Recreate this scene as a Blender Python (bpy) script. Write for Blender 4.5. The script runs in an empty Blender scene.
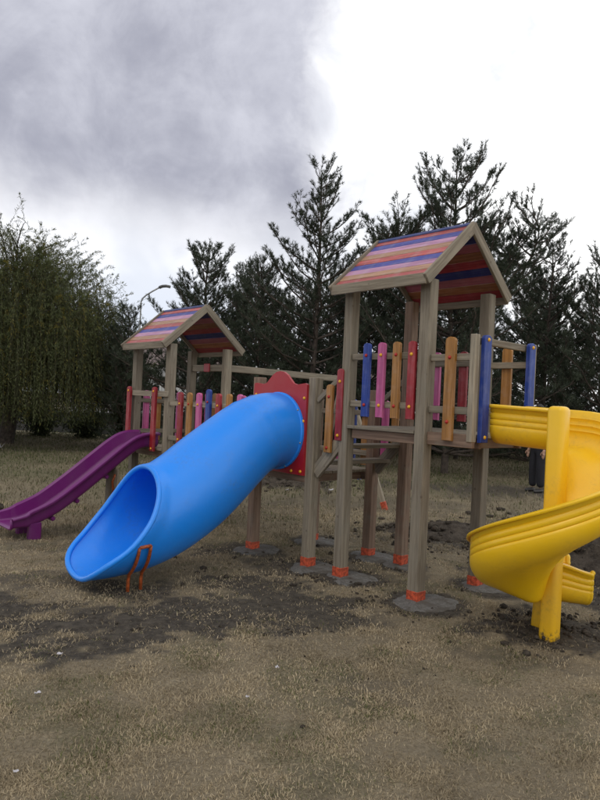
import bpy, bmesh, math, random
import numpy as np
from mathutils import Matrix, Vector, Euler

random.seed(7)
RNG = np.random.default_rng(7)
SC = bpy.context.scene
COL = SC.collection
R = math.radians

# ------------------------------------------------------------------ camera
CAM_H = 1.55
cam_d = bpy.data.cameras.new('camera')
cam = bpy.data.objects.new('camera', cam_d); COL.objects.link(cam)
cam_d.sensor_fit = 'VERTICAL'; cam_d.sensor_height = 36.0
cam_d.lens = 36.0 * 659.9 / 800.0
cam_d.clip_start = 0.05; cam_d.clip_end = 2000
cam.matrix_world = (Matrix.Translation((0, 0, CAM_H)) @ Matrix.Rotation(math.pi / 2 + 0.0049, 4, 'X')
                    @ Matrix.Rotation(0.0471, 4, 'Z'))
SC.camera = cam

# ------------------------------------------------------------------ sky
SUN_EL, SUN_AZ = R(52), R(215)          # azimuth clockwise from +Y
world = bpy.data.worlds.new('World'); SC.world = world
world.use_nodes = True
wt = world.node_tree; wt.nodes.clear()


def N(t, kind, **kw):
    n = t.nodes.new(kind)
    for k, v in kw.items():
        if k == 'ins':
            for i, val in v.items():
                n.inputs[i].default_value = val
        else:
            setattr(n, k, v)
    return n


def mth(t, op, a, b=None, c=None, clamp=False):
    n = t.nodes.new('ShaderNodeMath'); n.operation = op; n.use_clamp = clamp
    for i, s in enumerate((a, b, c)):
        if s is None:
            continue
        if isinstance(s, (int, float)):
            n.inputs[i].default_value = s
        else:
            t.links.new(s, n.inputs[i])
    return n.outputs[0]


def sstep(t, x, lo, hi, a=0.0, b=1.0):
    n = t.nodes.new('ShaderNodeMapRange'); n.interpolation_type = 'SMOOTHSTEP'
    t.links.new(x, n.inputs[0])
    for i, v in zip((1, 2, 3, 4), (lo, hi, a, b)):
        n.inputs[i].default_value = v
    return n.outputs[0]


def mixc(t, fac, a, b, mode='MIX'):
    n = t.nodes.new('ShaderNodeMix'); n.data_type = 'RGBA'; n.blend_type = mode
    for i, s in ((0, fac), (6, a), (7, b)):
        if isinstance(s, (int, float)):
            n.inputs[i].default_value = s
        elif isinstance(s, (tuple, list)):
            n.inputs[i].default_value = (*s[:3], 1)
        else:
            t.links.new(s, n.inputs[i])
    return n.outputs[2]


def noise(t, vec, scale, detail=4, rough=0.55, dist=0.0):
    n = t.nodes.new('ShaderNodeTexNoise')
    n.inputs['Scale'].default_value = scale; n.inputs['Detail'].default_value = detail
    n.inputs['Roughness'].default_value = rough; n.inputs['Distortion'].default_value = dist
    if vec is not None:
        t.links.new(vec, n.inputs['Vector'])
    return n.outputs[0]


wout = N(wt, 'ShaderNodeOutputWorld')
sky = N(wt, 'ShaderNodeTexSky', sky_type='NISHITA', sun_disc=False)
sky.sun_elevation = SUN_EL; sky.sun_rotation = SUN_AZ
tc = N(wt, 'ShaderNodeTexCoord')
sep = N(wt, 'ShaderNodeSeparateXYZ'); wt.links.new(tc.outputs['Generated'], sep.inputs[0])
dx, dy, dz = sep.outputs
# cloud deck: direction projected on a high flat layer
zz = mth(wt, 'ADD', mth(wt, 'ABSOLUTE', dz), 0.22)
cmb = N(wt, 'ShaderNodeCombineXYZ')
wt.links.new(mth(wt, 'DIVIDE', dx, zz), cmb.inputs[0]); wt.links.new(mth(wt, 'DIVIDE', dy, zz), cmb.inputs[1])
cp = cmb.outputs[0]
n1 = noise(wt, cp, 1.3, 6, 0.55, 0.3)
n2 = noise(wt, tc.outputs['Generated'], 5.0, 6, 0.6, 0.25)
n4_ = noise(wt, tc.outputs['Generated'], 7.0, 7, 0.6, 0.4)
n3 = noise(wt, tc.outputs['Generated'], 2.3, 5, 0.6, 0.2)
# a heavy grey bank fills the sky left of a ragged edge, broken bright cloud elsewhere
edge = mth(wt, 'ADD', dx, mth(wt, 'MULTIPLY', mth(wt, 'SUBTRACT', n2, 0.5), 0.34))
edge = mth(wt, 'ADD', edge, mth(wt, 'MULTIPLY', mth(wt, 'SUBTRACT', dz, 0.42), -0.16))
left = sstep(wt, edge, 0.125, -0.035)
low = mth(wt, 'ADD', dz, mth(wt, 'MULTIPLY', mth(wt, 'SUBTRACT', n3, 0.5), 0.30))
low = mth(wt, 'ADD', low, mth(wt, 'MULTIPLY', dx, 0.10))
bank = mth(wt, 'MULTIPLY', left, sstep(wt, low, 0.12, 0.31))
n4 = noise(wt, tc.outputs['Generated'], 9.0, 8, 0.6, 0.6)
tone = mth(wt, 'ADD', mth(wt, 'ADD', mth(wt, 'MULTIPLY', n1, 0.35), mth(wt, 'MULTIPLY', n2, 0.40)), mth(wt, 'MULTIPLY', n4, 0.25))
greyc = mixc(wt, sstep(wt, tone, 0.38, 0.62), (0.38, 0.388, 0.465), (0.67, 0.68, 0.76))
whitec = mixc(wt, sstep(wt, n3, 0.38, 0.58), (0.86, 0.88, 0.94), (1.4, 1.4, 1.4))
patch = sstep(wt, mth(wt, 'ADD', mth(wt, 'MULTIPLY', n2, .6), mth(wt, 'MULTIPLY', n4_, .4)), 0.54, 0.68, 0.0, 0.6)
whitec = mixc(wt, patch, whitec, (0.66, 0.69, 0.78))
lowblue = mth(wt, 'MULTIPLY', sstep(wt, dz, 0.27, 0.08), sstep(wt, dx, 0.02, -0.2, 0.0, 0.55))
whitec = mixc(wt, lowblue, whitec, (0.70, 0.79, 0.95))
cloud = mixc(wt, bank, whitec, greyc)
bgs = N(wt, 'ShaderNodeBackground'); wt.links.new(sky.outputs[0], bgs.inputs[0]); bgs.inputs[1].default_value = 0.08
bgc = N(wt, 'ShaderNodeBackground'); wt.links.new(cloud, bgc.inputs[0]); bgc.inputs[1].default_value = 1.0
mx = N(wt, 'ShaderNodeMixShader'); mx.inputs[0].default_value = 0.96
wt.links.new(bgs.outputs[0], mx.inputs[1]); wt.links.new(bgc.outputs[0], mx.inputs[2])
wt.links.new(mx.outputs[0], wout.inputs[0])

# ------------------------------------------------------------------ sun (veiled by cloud)
sun_d = bpy.data.lights.new('sun', 'SUN'); sun_d.energy = 0.75; sun_d.angle = R(28); sun_d.color = (1.0, 0.93, 0.82)
sun = bpy.data.objects.new('sun', sun_d); COL.objects.link(sun)
sdir = Vector((math.sin(SUN_AZ) * math.cos(SUN_EL), math.cos(SUN_AZ) * math.cos(SUN_EL), math.sin(SUN_EL)))
sun.rotation_euler = sdir.to_track_quat('Z', 'Y').to_euler()
sun.location = sdir * 30

vs = SC.view_settings
vs.view_transform = 'Standard'; vs.look = 'None'; vs.gamma = 1.0; vs.exposure = 0.1
vs.use_curve_mapping = False
SC.cycles.max_bounces = 6

# ------------------------------------------------------------------ numpy noise
_P = RNG.random((256, 256))


def vnoise(x, y):
    x = np.asarray(x, float); y = np.asarray(y, float)
    xi = np.floor(x).astype(int); yi = np.floor(y).astype(int)
    fx = x - xi; fy = y - yi
    fx = fx * fx * (3 - 2 * fx); fy = fy * fy * (3 - 2 * fy)
    g = lambda a, b: _P[a & 255, b & 255]
    return ((g(xi, yi) * (1 - fx) + g(xi + 1, yi) * fx) * (1 - fy)
            + (g(xi, yi + 1) * (1 - fx) + g(xi + 1, yi + 1) * fx) * fy)


def fbm(x, y, o=4):
    s = 0; a = 0.5; f = 1.0
    for k in range(o):
        s = s + a * vnoise(x * f + 17.3 * k, y * f + 5.1 * k); a *= 0.5; f *= 2.1
    return s / (1 - 0.5 ** o)


def ss(x, a, b):
    t = np.clip((x - a) / (b - a), 0, 1)
    return t * t * (3 - 2 * t)


# ------------------------------------------------------------------ plan of the play set (fitted to the photograph)
ANG = -0.8363
UX = np.array([math.cos(ANG), math.sin(ANG)]); VX = np.array([-UX[1], UX[0]])
O2 = np.array([1.0052, 5.3241])
S = 0.852            # post spacing
uP1 = -S; uPR = -S - 0.43; uPL = uPR - S; uB2 = uPL - 1.795; uB1 = uB2 - S


def W(u, v):
    w = O2 + UX * u + VX * v
    return float(w[0]), float(w[1])


# ------------------------------------------------------------------ materials
def mat(name):
    m = bpy.data.materials.new(name); m.use_nodes = True
    t = m.node_tree
    return m, t, t.nodes['Principled BSDF']


def bump(t, bsdf, h, strength, dist=0.01):
    b = N(t, 'ShaderNodeBump'); b.inputs['Strength'].default_value = strength; b.inputs['Distance'].default_value = dist
    t.links.new(h, b.inputs['Height']); t.links.new(b.outputs[0], bsdf.inputs['Normal'])


def objcoord(t, scale=(1, 1, 1)):
    tcn = N(t, 'ShaderNodeTexCoord'); mp = N(t, 'ShaderNodeMapping'); mp.inputs['Scale'].default_value = scale
    oi = N(t, 'ShaderNodeObjectInfo')
    off = mth(t, 'MULTIPLY', oi.outputs['Random'], 37.0)
    cm = N(t, 'ShaderNodeCombineXYZ')
    for i in range(3):
        t.links.new(off, cm.inputs[i])
    t.links.new(tcn.outputs['Object'], mp.inputs[0]); t.links.new(cm.outputs[0], mp.inputs['Location'])
    return mp.outputs[0], oi.outputs['Random'], tcn


AXS = {'x': (2.2, 38, 38), 'y': (38, 2.2, 38), 'z': (38, 38, 2.2)}
_mc = {}


def wood(axis, c1=(0.145, 0.118, 0.082), c2=(0.265, 0.226, 0.165), tint=0.5):
    k = ('w', axis, c1, c2)
    if k in _mc:
        return _mc[k]
    m, t, b = mat('weathered_wood')
    vec, rnd, tcn = objcoord(t, AXS[axis])
    g = noise(t, vec, 1.0, 6, 0.65, 0.6)
    mp2 = N(t, 'ShaderNodeMapping'); t.links.new(tcn.outputs['Object'], mp2.inputs[0])
    cm2 = N(t, 'ShaderNodeCombineXYZ')
    for i in range(3):
        t.links.new(mth(t, 'MULTIPLY', rnd, 11.0), cm2.inputs[i])
    t.links.new(cm2.outputs[0], mp2.inputs['Location'])
    big = noise(t, mp2.outputs[0], 5.0, 4, 0.6)
    col = mixc(t, sstep(t, g, 0.32, 0.7), c1, c2)
    col = mixc(t, sstep(t, big, 0.45, 0.75, 0, 0.45), col, (0.19, 0.178, 0.135))       # greenish weathering
    vor = N(t, 'ShaderNodeTexVoronoi'); vor.inputs['Scale'].default_value = 6.0
    t.links.new(mp2.outputs[0], vor.inputs['Vector'])
    col = mixc(t, sstep(t, vor.outputs['Distance'], 0.10, 0.03, 0, 0.7), col, (0.09, 0.065, 0.045))   # knots
    hsv = N(t, 'ShaderNodeHueSaturation'); t.links.new(col, hsv.inputs['Color'])
    t.links.new(mth(t, 'ADD', mth(t, 'MULTIPLY', rnd, 0.35), 0.82), hsv.inputs['Value'])
    t.links.new(hsv.outputs[0], b.inputs['Base Color'])
    b.inputs['Roughness'].default_value = 0.8
    bump(t, b, g, 0.5, 0.004)
    _mc[k] = m
    return m


WR1, WR2 = (0.125, 0.078, 0.052), (0.235, 0.155, 0.105)     # reddish timber, darkened to put shade into rear and platform posts


def paint(color, axis, rough=0.5, fade=0.25):
    k = ('p', color, axis, fade)
    if k in _mc:
        return _mc[k]
    m, t, b = mat('painted_timber')
    vec, rnd, tcn = objcoord(t, AXS[axis])
    g = noise(t, vec, 1.0, 5, 0.65, 0.5)
    big = noise(t, tcn.outputs['Object'], 9.0, 4, 0.6)
    lum = sum(color) / 3
    pale = tuple(0.55 * c + 0.45 * (0.25 + 0.5 * lum) for c in color)
    dark = tuple(c * 0.62 for c in color)
    col = mixc(t, sstep(t, g, 0.35, 0.62), dark, color)
    col = mixc(t, sstep(t, mth(t, 'ADD', mth(t, 'MULTIPLY', big, 0.6), mth(t, 'MULTIPLY', g, 0.4)), 0.45, 0.68, 0, fade * 2), col, pale)
    hsv = N(t, 'ShaderNodeHueSaturation'); t.links.new(col, hsv.inputs['Color'])
    t.links.new(mth(t, 'ADD', mth(t, 'MULTIPLY', rnd, 0.25), 0.87), hsv.inputs['Value'])
    t.links.new(hsv.outputs[0], b.inputs['Base Color'])
    b.inputs['Roughness'].default_value = rough
    bump(t, b, g, 0.3, 0.003)
    _mc[k] = m
    return m


def plastic(name, color, rough=0.38, dirt=(0.12, 0.10, 0.07), dirtamt=0.35, lowz=None):
    m, t, b = mat(name)
    tcn = N(t, 'ShaderNodeTexCoord')
    a = noise(t, tcn.outputs['Object'], 3.2, 5, 0.6)
    f = noise(t, tcn.outputs['Object'], 34.0, 4, 0.65)
    pale = tuple(min(1, c * 0.96 + 0.015) for c in color)
    col = mixc(t, sstep(t, a, 0.3, 0.7), color, pale)
    d = mth(t, 'MULTIPLY', sstep(t, a, 0.47, 0.72), sstep(t, f, 0.42, 0.66))
    col = mixc(t, mth(t, 'MULTIPLY', d, dirtamt), col, dirt)
    if lowz:
        sp = N(t, 'ShaderNodeSeparateXYZ'); t.links.new(tcn.outputs['Object'], sp.inputs[0])
        lz = sstep(t, mth(t, 'ADD', sp.outputs[2], mth(t, 'MULTIPLY', mth(t, 'SUBTRACT', f, 0.5), 0.35)), lowz, lowz - 0.08)
        col = mixc(t, mth(t, 'MULTIPLY', lz, 0.8), col, dirt)
    t.links.new(col, b.inputs['Base Color'])
    r = mth(t, 'ADD', mth(t, 'MULTIPLY', f, 0.22), rough - 0.1)
    t.links.new(r, b.inputs['Roughness'])
    bump(t, b, mth(t, 'ADD', mth(t, 'MULTIPLY', a, 2.0), mth(t, 'MULTIPLY', f, 0.15)), 0.25, 0.012)
    return m


def plain(name, color, rough=0.6, metal=0.0, nz=20.0, amt=0.35):
    m, t, b = mat(name)
    tcn = N(t, 'ShaderNodeTexCoord')
    f = noise(t, tcn.outputs['Object'], nz, 5, 0.6)
    col = mixc(t, sstep(t, f, 0.3, 0.7), tuple(c * (1 - amt) for c in color), tuple(min(1, c * (1 + amt * .5)) for c in color))
    t.links.new(col, b.inputs['Base Color'])
    b.inputs['Roughness'].default_value = rough; b.inputs['Metallic'].default_value = metal
    bump(t, b, f, 0.3, 0.006)
    return m


RED = (0.33, 0.009, 0.017); BLUE = (0.006, 0.04, 0.28); PINK = (0.60, 0.10, 0.30); ORANGE = (0.41, 0.18, 0.028)
R_RED = (0.47, 0.085, 0.07); R_BLUE = (0.055, 0.06, 0.33); R_PINK = (0.52, 0.25, 0.40); R_ORANGE = (0.47, 0.25, 0.13)
M_YEL = plastic('yellow_plastic', (0.88, 0.535, 0.008), 0.34, dirtamt=0.22)
M_BLUE = plastic('blue_plastic', (0.008, 0.25, 0.88), 0.33, dirtamt=0.18)
M_PUR = plastic('purple_plastic', (0.145, 0.009, 0.13), 0.33, dirtamt=0.15)
M_YPOLE = plastic('worn_yellow_paint', (0.80, 0.45, 0.008), 0.42, dirt=(0.05, 0.045, 0.035), dirtamt=0.3, lowz=-0.20)
M_REDP = plastic('red_panel_plastic', (0.37, 0.009, 0.017), 0.42, dirtamt=0.2)
M_CAPY = plain('yellow_cap', (0.75, 0.40, 0.02), 0.35, nz=50, amt=0.1)
M_CAPR = plain('red_cap', (0.40, 0.02, 0.012), 0.35, nz=50, amt=0.1)
M_FOOT = plain('orange_red_paint', (0.50, 0.075, 0.026), 0.6, nz=45, amt=0.6)
M_OMETAL = plain('rusty_orange_steel', (0.40, 0.085, 0.018), 0.5, nz=40, amt=0.5)
def concrete():
    m, t, b = mat('soiled_concrete')
    tcn = N(t, 'ShaderNodeTexCoord'); v = tcn.outputs['Object']
    f = noise(t, v, 7, 6, 0.65); g = noise(t, v, 50, 5, 0.7)
    col = mixc(t, sstep(t, g, 0.3, 0.7), (0.085, 0.080, 0.070), (0.165, 0.157, 0.142))
    col = mixc(t, sstep(t, f, 0.46, 0.62, 0, .85), col, (0.075, 0.064, 0.05))
    t.links.new(col, b.inputs['Base Color']); b.inputs['Roughness'].default_value = 0.95
    bump(t, b, mth(t, 'ADD', f, mth(t, 'MULTIPLY', g, .5)), 0.8, 0.015)
    return m


M_CONC = concrete()
M_STEEL = plain('galvanised_steel', (0.35, 0.35, 0.34), 0.4, 0.9, nz=30)


# ------------------------------------------------------------------ object helpers
def link(o, parent=None):
    COL.objects.link(o)
    if parent is not None:
        o.parent = parent
    return o


def tag(o, label, cat, group=None, kind=None):
    if label: o['label'] = label
    if cat: o['category'] = cat
    if group: o['group'] = group
    if kind: o['kind'] = kind
    return o


def thing(name, label, cat, u, v, rz=ANG, group=None):
    o = bpy.data.objects.new(name, None); o.empty_display_size = 0.1
    x, y = W(u, v); o.location = (x, y, 0); o.rotation_euler = (0, 0, rz)
    link(o); o['u0'] = u; o['v0'] = v
    return tag(o, label, cat, group)


def mesh_from(name, verts, faces, m, smooth=False, sharp=None):
    me = bpy.data.meshes.new(name); me.from_pydata([tuple(map(float, p)) for p in verts], [], faces)
    if m: me.materials.append(m)
    if smooth:
        me.shade_smooth()
        if sharp: me.set_sharp_from_angle(angle=R(sharp))
    me.update()
    return me


def obj(name, me, parent=None, loc=(0, 0, 0), rot=(0, 0, 0)):
    o = bpy.data.objects.new(name, me); o.location = loc; o.rotation_euler = rot
    return link(o, parent)


_bx = {}


def boxmesh(sx, sy, sz, m, bev=0.005):
    k = (round(sx, 4), round(sy, 4), round(sz, 4), m.name, bev)
    if k in _bx: return _bx[k]
    bm = bmesh.new(); bmesh.ops.create_cube(bm, size=1)
    for v in bm.verts: v.co = (v.co.x * sx, v.co.y * sy, v.co.z * sz)
    if bev: bmesh.ops.bevel(bm, geom=bm.edges[:], offset=bev, segments=1, affect='EDGES')
    me = bpy.data.meshes.new('box'); bm.to_mesh(me); bm.free(); me.materials.append(m)
    _bx[k] = me
    return me


def part(name, root, lo, hi, m, bev=0.005, rot=(0, 0, 0)):
    """box given by opposite corners in play-set coordinates (u, v, z)"""
    u0, v0 = (root['u0'], root['v0']) if 'u0' in root.keys() else (0, 0)
    s = [abs(b - a) for a, b in zip(lo, hi)]; c = [(a + b) / 2 for a, b in zip(lo, hi)]
    return obj(name, boxmesh(*s, m, bev), root, (c[0] - u0, c[1] - v0, c[2]), rot)


def beam_between(name, root, p, q, w, h, m, bev=0.004):
    """bar with its length along local x between two play-set points"""
    u0, v0 = root['u0'], root['v0']
    p = Vector(p); q = Vector(q); d = q - p
    o = obj(name, boxmesh(d.length, w, h, m, bev), root)
    o.location = ((p.x + q.x) / 2 - u0, (p.y + q.y) / 2 - v0, (p.z + q.z) / 2)
    yaw = math.atan2(d.y, d.x); pit = -math.asin(d.z / d.length)
    o.rotation_euler = Euler((0, pit, yaw))
    return o


_pk = {}


def picket_mesh(w, h, th, m):
    k = (w, round(h, 3), th, m.name)
    if k in _pk: return _pk[k]
    pts = [(-w / 2, 0), (w / 2, 0), (w / 2, h - w * 0.32)]
    for i in range(1, 6):
        a = math.pi * i / 6
        pts.append((w / 2 * math.cos(a), h - w * 0.32 + w * 0.32 * math.sin(a)))
    pts.append((-w / 2, h - w * 0.32))
    bm = bmesh.new()
    f = bm.faces.new([bm.verts.new((x, -th / 2, z)) for x, z in pts])
    r = bmesh.ops.extrude_face_region(bm, geom=[f])
    for e in r['geom']:
        if isinstance(e, bmesh.types.BMVert): e.co.y += th
    bmesh.ops.recalc_face_normals(bm, faces=bm.faces[:])
    ed = [e for e in bm.edges if abs(e.verts[0].co.y - e.verts[1].co.y) < 1e-6]
    bmesh.ops.bevel(bm, geom=ed, offset=0.004, segments=1, affect='EDGES')
    me = bpy.data.meshes.new('picket'); bm.to_mesh(me); bm.free(); me.materials.append(m)
    _pk[k] = me
    return me


_cap = {}


def cap_mesh(m, r=0.016):
    if (m.name, r) in _cap: return _cap[(m.name, r)]
    bm = bmesh.new(); bmesh.ops.create_uvsphere(bm, u_segments=8, v_segments=4, radius=r)
    for v in bm.verts: v.co = (v.co.x, v.co.z * 0.7, v.co.y)
    bmesh.ops.recalc_face_normals(bm, faces=bm.faces[:])
    me = bpy.data.meshes.new('bolt_cap'); bm.to_mesh(me); bm.free(); me.materials.append(m); me.shade_smooth()
    _cap[(m.name, r)] = me
    return me


def picket(root, u, v, z0, z1, color, caps=(0.1, 0.83), w=0.085, th=0.034, side=-1, along='u', lean=0.0, capm=None):
    pm = paint(color, 'z')
    u0, v0 = root['u0'], root['v0']
    o = obj('picket', picket_mesh(w, z1 - z0, th, pm), root, (u - u0, v - v0, z0), (0, lean, 0 if along == 'u' else math.pi / 2))
    cm = capm or (M_CAPY if color in (RED, PINK, BLUE) else M_CAPR)
    if color == BLUE and capm is None: cm = M_CAPR
    for c in caps:
        obj('bolt_cap', cap_mesh(cm), o, (0, side * (th / 2 + 0.001), c * (z1 - z0)))
    return o


def post(root, u, v, z0, z1, w=0.1, m=None, foot=True, mfoot=None):
    o = part('post', root, (u - w / 2, v - w / 2, z0), (u + w / 2, v + w / 2, z1), m or wood('z'), 0.006)
    if foot:
        h = 0.10 + random.uniform(-.012, .015)
        obj('painted_foot', boxmesh(w + 0.006, w + 0.006, round(h, 2), M_FOOT, 0.003), o, (0, 0, -(z1 - z0) / 2 - z0 + h / 2 + ground_z(*W(u, v))))
    return o


def footing(root, u, v, r, dx=0.0, dy=0.0, tilt=0.0):
    """rough concrete pad poured round a post, flush with the ground"""
    vs_, fs = [], []
    n = 26
    ph = random.uniform(0, 9)
    for k, (rr, z) in enumerate(((1.0, -0.10), (0.99, -0.004), (0.86, 0.010), (0.45, 0.017))):
        for i in range(n):
            a = 2 * math.pi * i / n
            w = 1 + 0.10 * math.sin(2 * a + ph) + 0.05 * math.sin(3 * a + 2 * ph) + 0.02 * math.sin(7 * a + ph) + random.uniform(-.05, .05)
            vs_.append((r * rr * w * math.cos(a), r * rr * w * math.sin(a), z + random.uniform(-.006, .006)))
    vs_.append((0, 0, 0.02))
    for k in range(3):
        for i in range(n):
            fs.append((k * n + i, k * n + (i + 1) % n, (k + 1) * n + (i + 1) % n, (k + 1) * n + i))
    for i in range(n): fs.append((3 * n + i, 3 * n + (i + 1) % n, 4 * n))
    x, y = W(u, v)
    o = obj('concrete_footing', mesh_from('concrete_footing', vs_, fs, M_CONC, True, 40), root)
    wp = Vector((x + dx, y + dy, 0)); M = Matrix.Rotation(-ANG, 3, 'Z')
    rx, ry = W(root['u0'], root['v0'])
    l = M @ Vector((wp.x - rx, wp.y - ry, 0))
    o.location = (l.x, l.y, ground_z(wp.x, wp.y))
    PADS.append((wp.x, wp.y, r))
    return o


PADS = []


# ------------------------------------------------------------------ ground
def ground_z(x, y):
    z = -0.13 * ss(-np.asarray(x, float), 1.6, 2.7) * ss(np.asarray(y, float), 5.2, 6.6)
    z = z + 0.05 * (fbm(np.asarray(x) * 0.35 + 3, np.asarray(y) * 0.35 + 8, 3) - 0.5) * ss(np.asarray(y, float), 7.5, 12)
    for mx_, my_, r_, h_ in MOUNDS_SOFT:
        d = np.hypot(np.asarray(x) - mx_, np.asarray(y) - my_)
        z = z + h_ * np.exp(-(d / r_) ** 2)
    return float(z) if np.ndim(z) == 0 else z


MOUNDS_SOFT = []
# bare / scorched soil patches: x, y, rx, ry, rot, strength
SOIL = [(-1.45, 4.45, 0.85, 0.5, 0.25, 1.15), (-0.65, 4.75, 0.85, 0.5, 0.3, 1.15), (0.05, 5.0, 0.6, 0.45, 0.1, 1.0),
        (-1.25, 5.3, 0.6, 0.35, 0, .75), (1.95, 4.75, 0.55, 0.40, 0.1, 1.1), (2.75, 6.2, 0.8, 0.7, 0, 1.1), (1.9, 8.2, 0.9, 0.7, 0, 0.9),
        (-0.45, 12.6, 1.3, 0.9, 0, 0.8), (1.5, 10.5, 2.2, 1.2, .2, 0.5), (-0.1, 6.35, 0.75, 0.5, -.8, .65), (0.6, 6.1, 0.7, 0.5, -.8, .55),
        (-2.4, 7.2, 0.7, 0.5, 0, .5), (4.6, 13, 3.5, 1.3, 0, .75), (3.2, 8.6, 1.3, 1.0, 0, .7), (-.6, 6.9, .5, .4, 0, .7), (0.9, 7.6, 1.3, .6, 0, .45),
        (-2.3, 3.9, .8, .45, .2, 1.0), (-1.7, 4.75, .8, .3, .1, .9), (0.2, 4.75, .5, .3, .2, .7), (-.3, 5.6, .6, .35, 0, .8), (-2.4, 5.4, .8, .4, 0, .6), (.5, 3.6, .35, .2, .2, .45), (1.4, 4.2, .5, .25, 0, .45), (-1.1, 8.5, 1.2, .8, 0, .4)]


def soil_mask(x, y):
    n = fbm(x * 2.3, y * 2.3, 4) - 0.5; n2 = fbm(x * 9 + 40, y * 9, 3) - 0.5
    s = np.zeros_like(x)
    for cx, cy, rx, ry, ro, st in SOIL:
        c, sn = math.cos(ro), math.sin(ro)
        a = ((x - cx) * c + (y - cy) * sn) / rx; b = (-(x - cx) * sn + (y - cy) * c) / ry
        d = np.sqrt(a * a + b * b) + 1.5 * n + 1.3 * n2
        s = np.maximum(s, st * (1 - ss(d, 0.45, 1.5)))
    for px, py, r in PADS:
        d = np.hypot(x - px, y - py) + 0.25 * n
        s = np.maximum(s, 0.85 * (1 - ss(d, r * 1.05, r * 1.7)))
    sc = fbm(x * 1.1 + 70, y * 1.1 + 20, 4)
    s = np.maximum(s, 0.34 * ss(sc + .6 * n2, 0.54, 0.76))
    return np.clip(s, 0, 1)


def green_mask(x, y):
    g = 0.42 * ss(fbm(x * 3.6 + 9, y * 3.6 + 33, 5), 0.5, 0.72)
    far = ss(y, 7.5, 15) * (0.35 + 0.65 * ss(fbm(x * .6 + 50, y * .6, 3), .35, .6))
    return np.clip(np.maximum(g, far * 0.9), 0, 1)


def build_ground():
    def axis(lo, hi, step, ends, grow=1.22):
        c = list(np.arange(lo, hi + 1e-6, step)); a = step
        while c[-1] < ends[1]: a *= grow; c.append(c[-1] + a)
        a = step; b = []
        x = lo
        while x > ends[0]: a *= grow; x -= a; b.append(x)
        return np.array(b[::-1] + c)
    xs = axis(-4.2, 4.4, 0.055, (-700, 700)); ys = axis(1.6, 10.0, 0.055, (-700, 900))
    X, Y = np.meshgrid(xs, ys); nx, ny = len(xs), len(ys)
    Xf, Yf = X.ravel(), Y.ravel()
    soil = soil_mask(Xf, Yf); gr = green_mask(Xf, Yf)
    near = (np.abs(Xf) < 14) & (Yf < 18) & (Yf > 0)
    Z = ground_z(Xf, Yf)
    Z = Z + near * (0.018 * (fbm(Xf * 5, Yf * 5, 4) - 0.5) + soil * 0.05 * (fbm(Xf * 11 + 5, Yf * 11, 4) - 0.5))
    co = np.stack([Xf, Yf, Z], 1)
    i = np.arange(nx * ny).reshape(ny, nx)
    q = np.stack([i[:-1, :-1], i[:-1, 1:], i[1:, 1:], i[1:, :-1]], -1).reshape(-1, 4)
    me = bpy.data.meshes.new('ground')
    me.vertices.add(len(co)); me.vertices.foreach_set('co', co.ravel())
    me.loops.add(q.size); me.loops.foreach_set('vertex_index', q.ravel())
    me.polygons.add(len(q)); me.polygons.foreach_set('loop_start', np.arange(len(q)) * 4)
    me.update(calc_edges=True)
    at = me.attributes.new('cover', 'FLOAT_COLOR', 'POINT')
    at.data.foreach_set('color', np.stack([soil, gr, np.zeros_like(soil), np.ones_like(soil)], 1).ravel().astype(np.float32))
    me.shade_smooth()
    m, t, b = mat('dry_turf')
    a = N(t, 'ShaderNodeAttribute', attribute_name='cover'); sp = N(t, 'ShaderNodeSeparateColor'); t.links.new(a.outputs['Color'], sp.inputs[0])
    tcn = N(t, 'ShaderNodeTexCoord'); v = tcn.outputs['Object']
    f1 = noise(t, v, 3.0, 6, 0.65); f2 = noise(t, v, 60.0, 5, 0.7, 0.5); f3 = noise(t, v, 0.35, 4, 0.6); f4 = noise(t, v, 14.0, 5, 0.65)
    straw = mixc(t, sstep(t, f2, 0.3, 0.7), (0.20, 0.160, 0.100), (0.47, 0.385, 0.25))
    f5 = noise(t, v, 210.0, 3, 0.7, 1.2); f6 = noise(t, v, 24.0, 4, 0.7, 1.0)
    straw = mixc(t, sstep(t, f5, 0.40, 0.60, 0.40, 0.0), straw, (0.10, 0.08, 0.052))
    straw = mixc(t, sstep(t, f6, 0.48, 0.70, 0.0, 0.45), straw, (0.40, 0.345, 0.245))
    straw = mixc(t, sstep(t, f1, 0.38, 0.62, 0, 0.45), straw, (0.19, 0.157, 0.106))
    grn = mixc(t, sstep(t, f2, 0.35, 0.7), (0.045, 0.052, 0.022), (0.13, 0.135, 0.06))
    col = mixc(t, mth(t, 'MULTIPLY', sp.outputs[1], sstep(t, f4, 0.3, 0.6, .35, .9)), straw, grn)
    drt = mixc(t, sstep(t, mth(t, 'ADD', mth(t, 'MULTIPLY', f4, .5), mth(t, 'MULTIPLY', f5, .5)), 0.36, 0.64), (0.034, 0.029, 0.023), (0.135, 0.115, 0.088))
    fac = sstep(t, mth(t, 'ADD', mth(t, 'ADD', sp.outputs[0], mth(t, 'MULTIPLY', mth(t, 'SUBTRACT', f4, 0.5), 0.6)), mth(t, 'MULTIPLY', mth(t, 'SUBTRACT', f2, 0.5), 0.9)), 0.2, 0.8)
    col = mixc(t, fac, col, drt)
    col = mixc(t, sstep(t, f3, 0.45, 0.7, 0, 0.25), col, (0.16, 0.14, 0.10))
    t.links.new(col, b.inputs['Base Color']); b.inputs['Roughness'].default_value = 0.95
    b.inputs['Specular IOR Level'].default_value = 0.2
    bump(t, b, mth(t, 'ADD', mth(t, 'ADD', mth(t, 'MULTIPLY', f2, 0.6), f4), mth(t, 'MULTIPLY', f5, 0.25)), 1.0, 0.03)
    me.materials.append(m)
    o = obj('ground', me); o['kind'] = 'structure'
    return o


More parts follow.
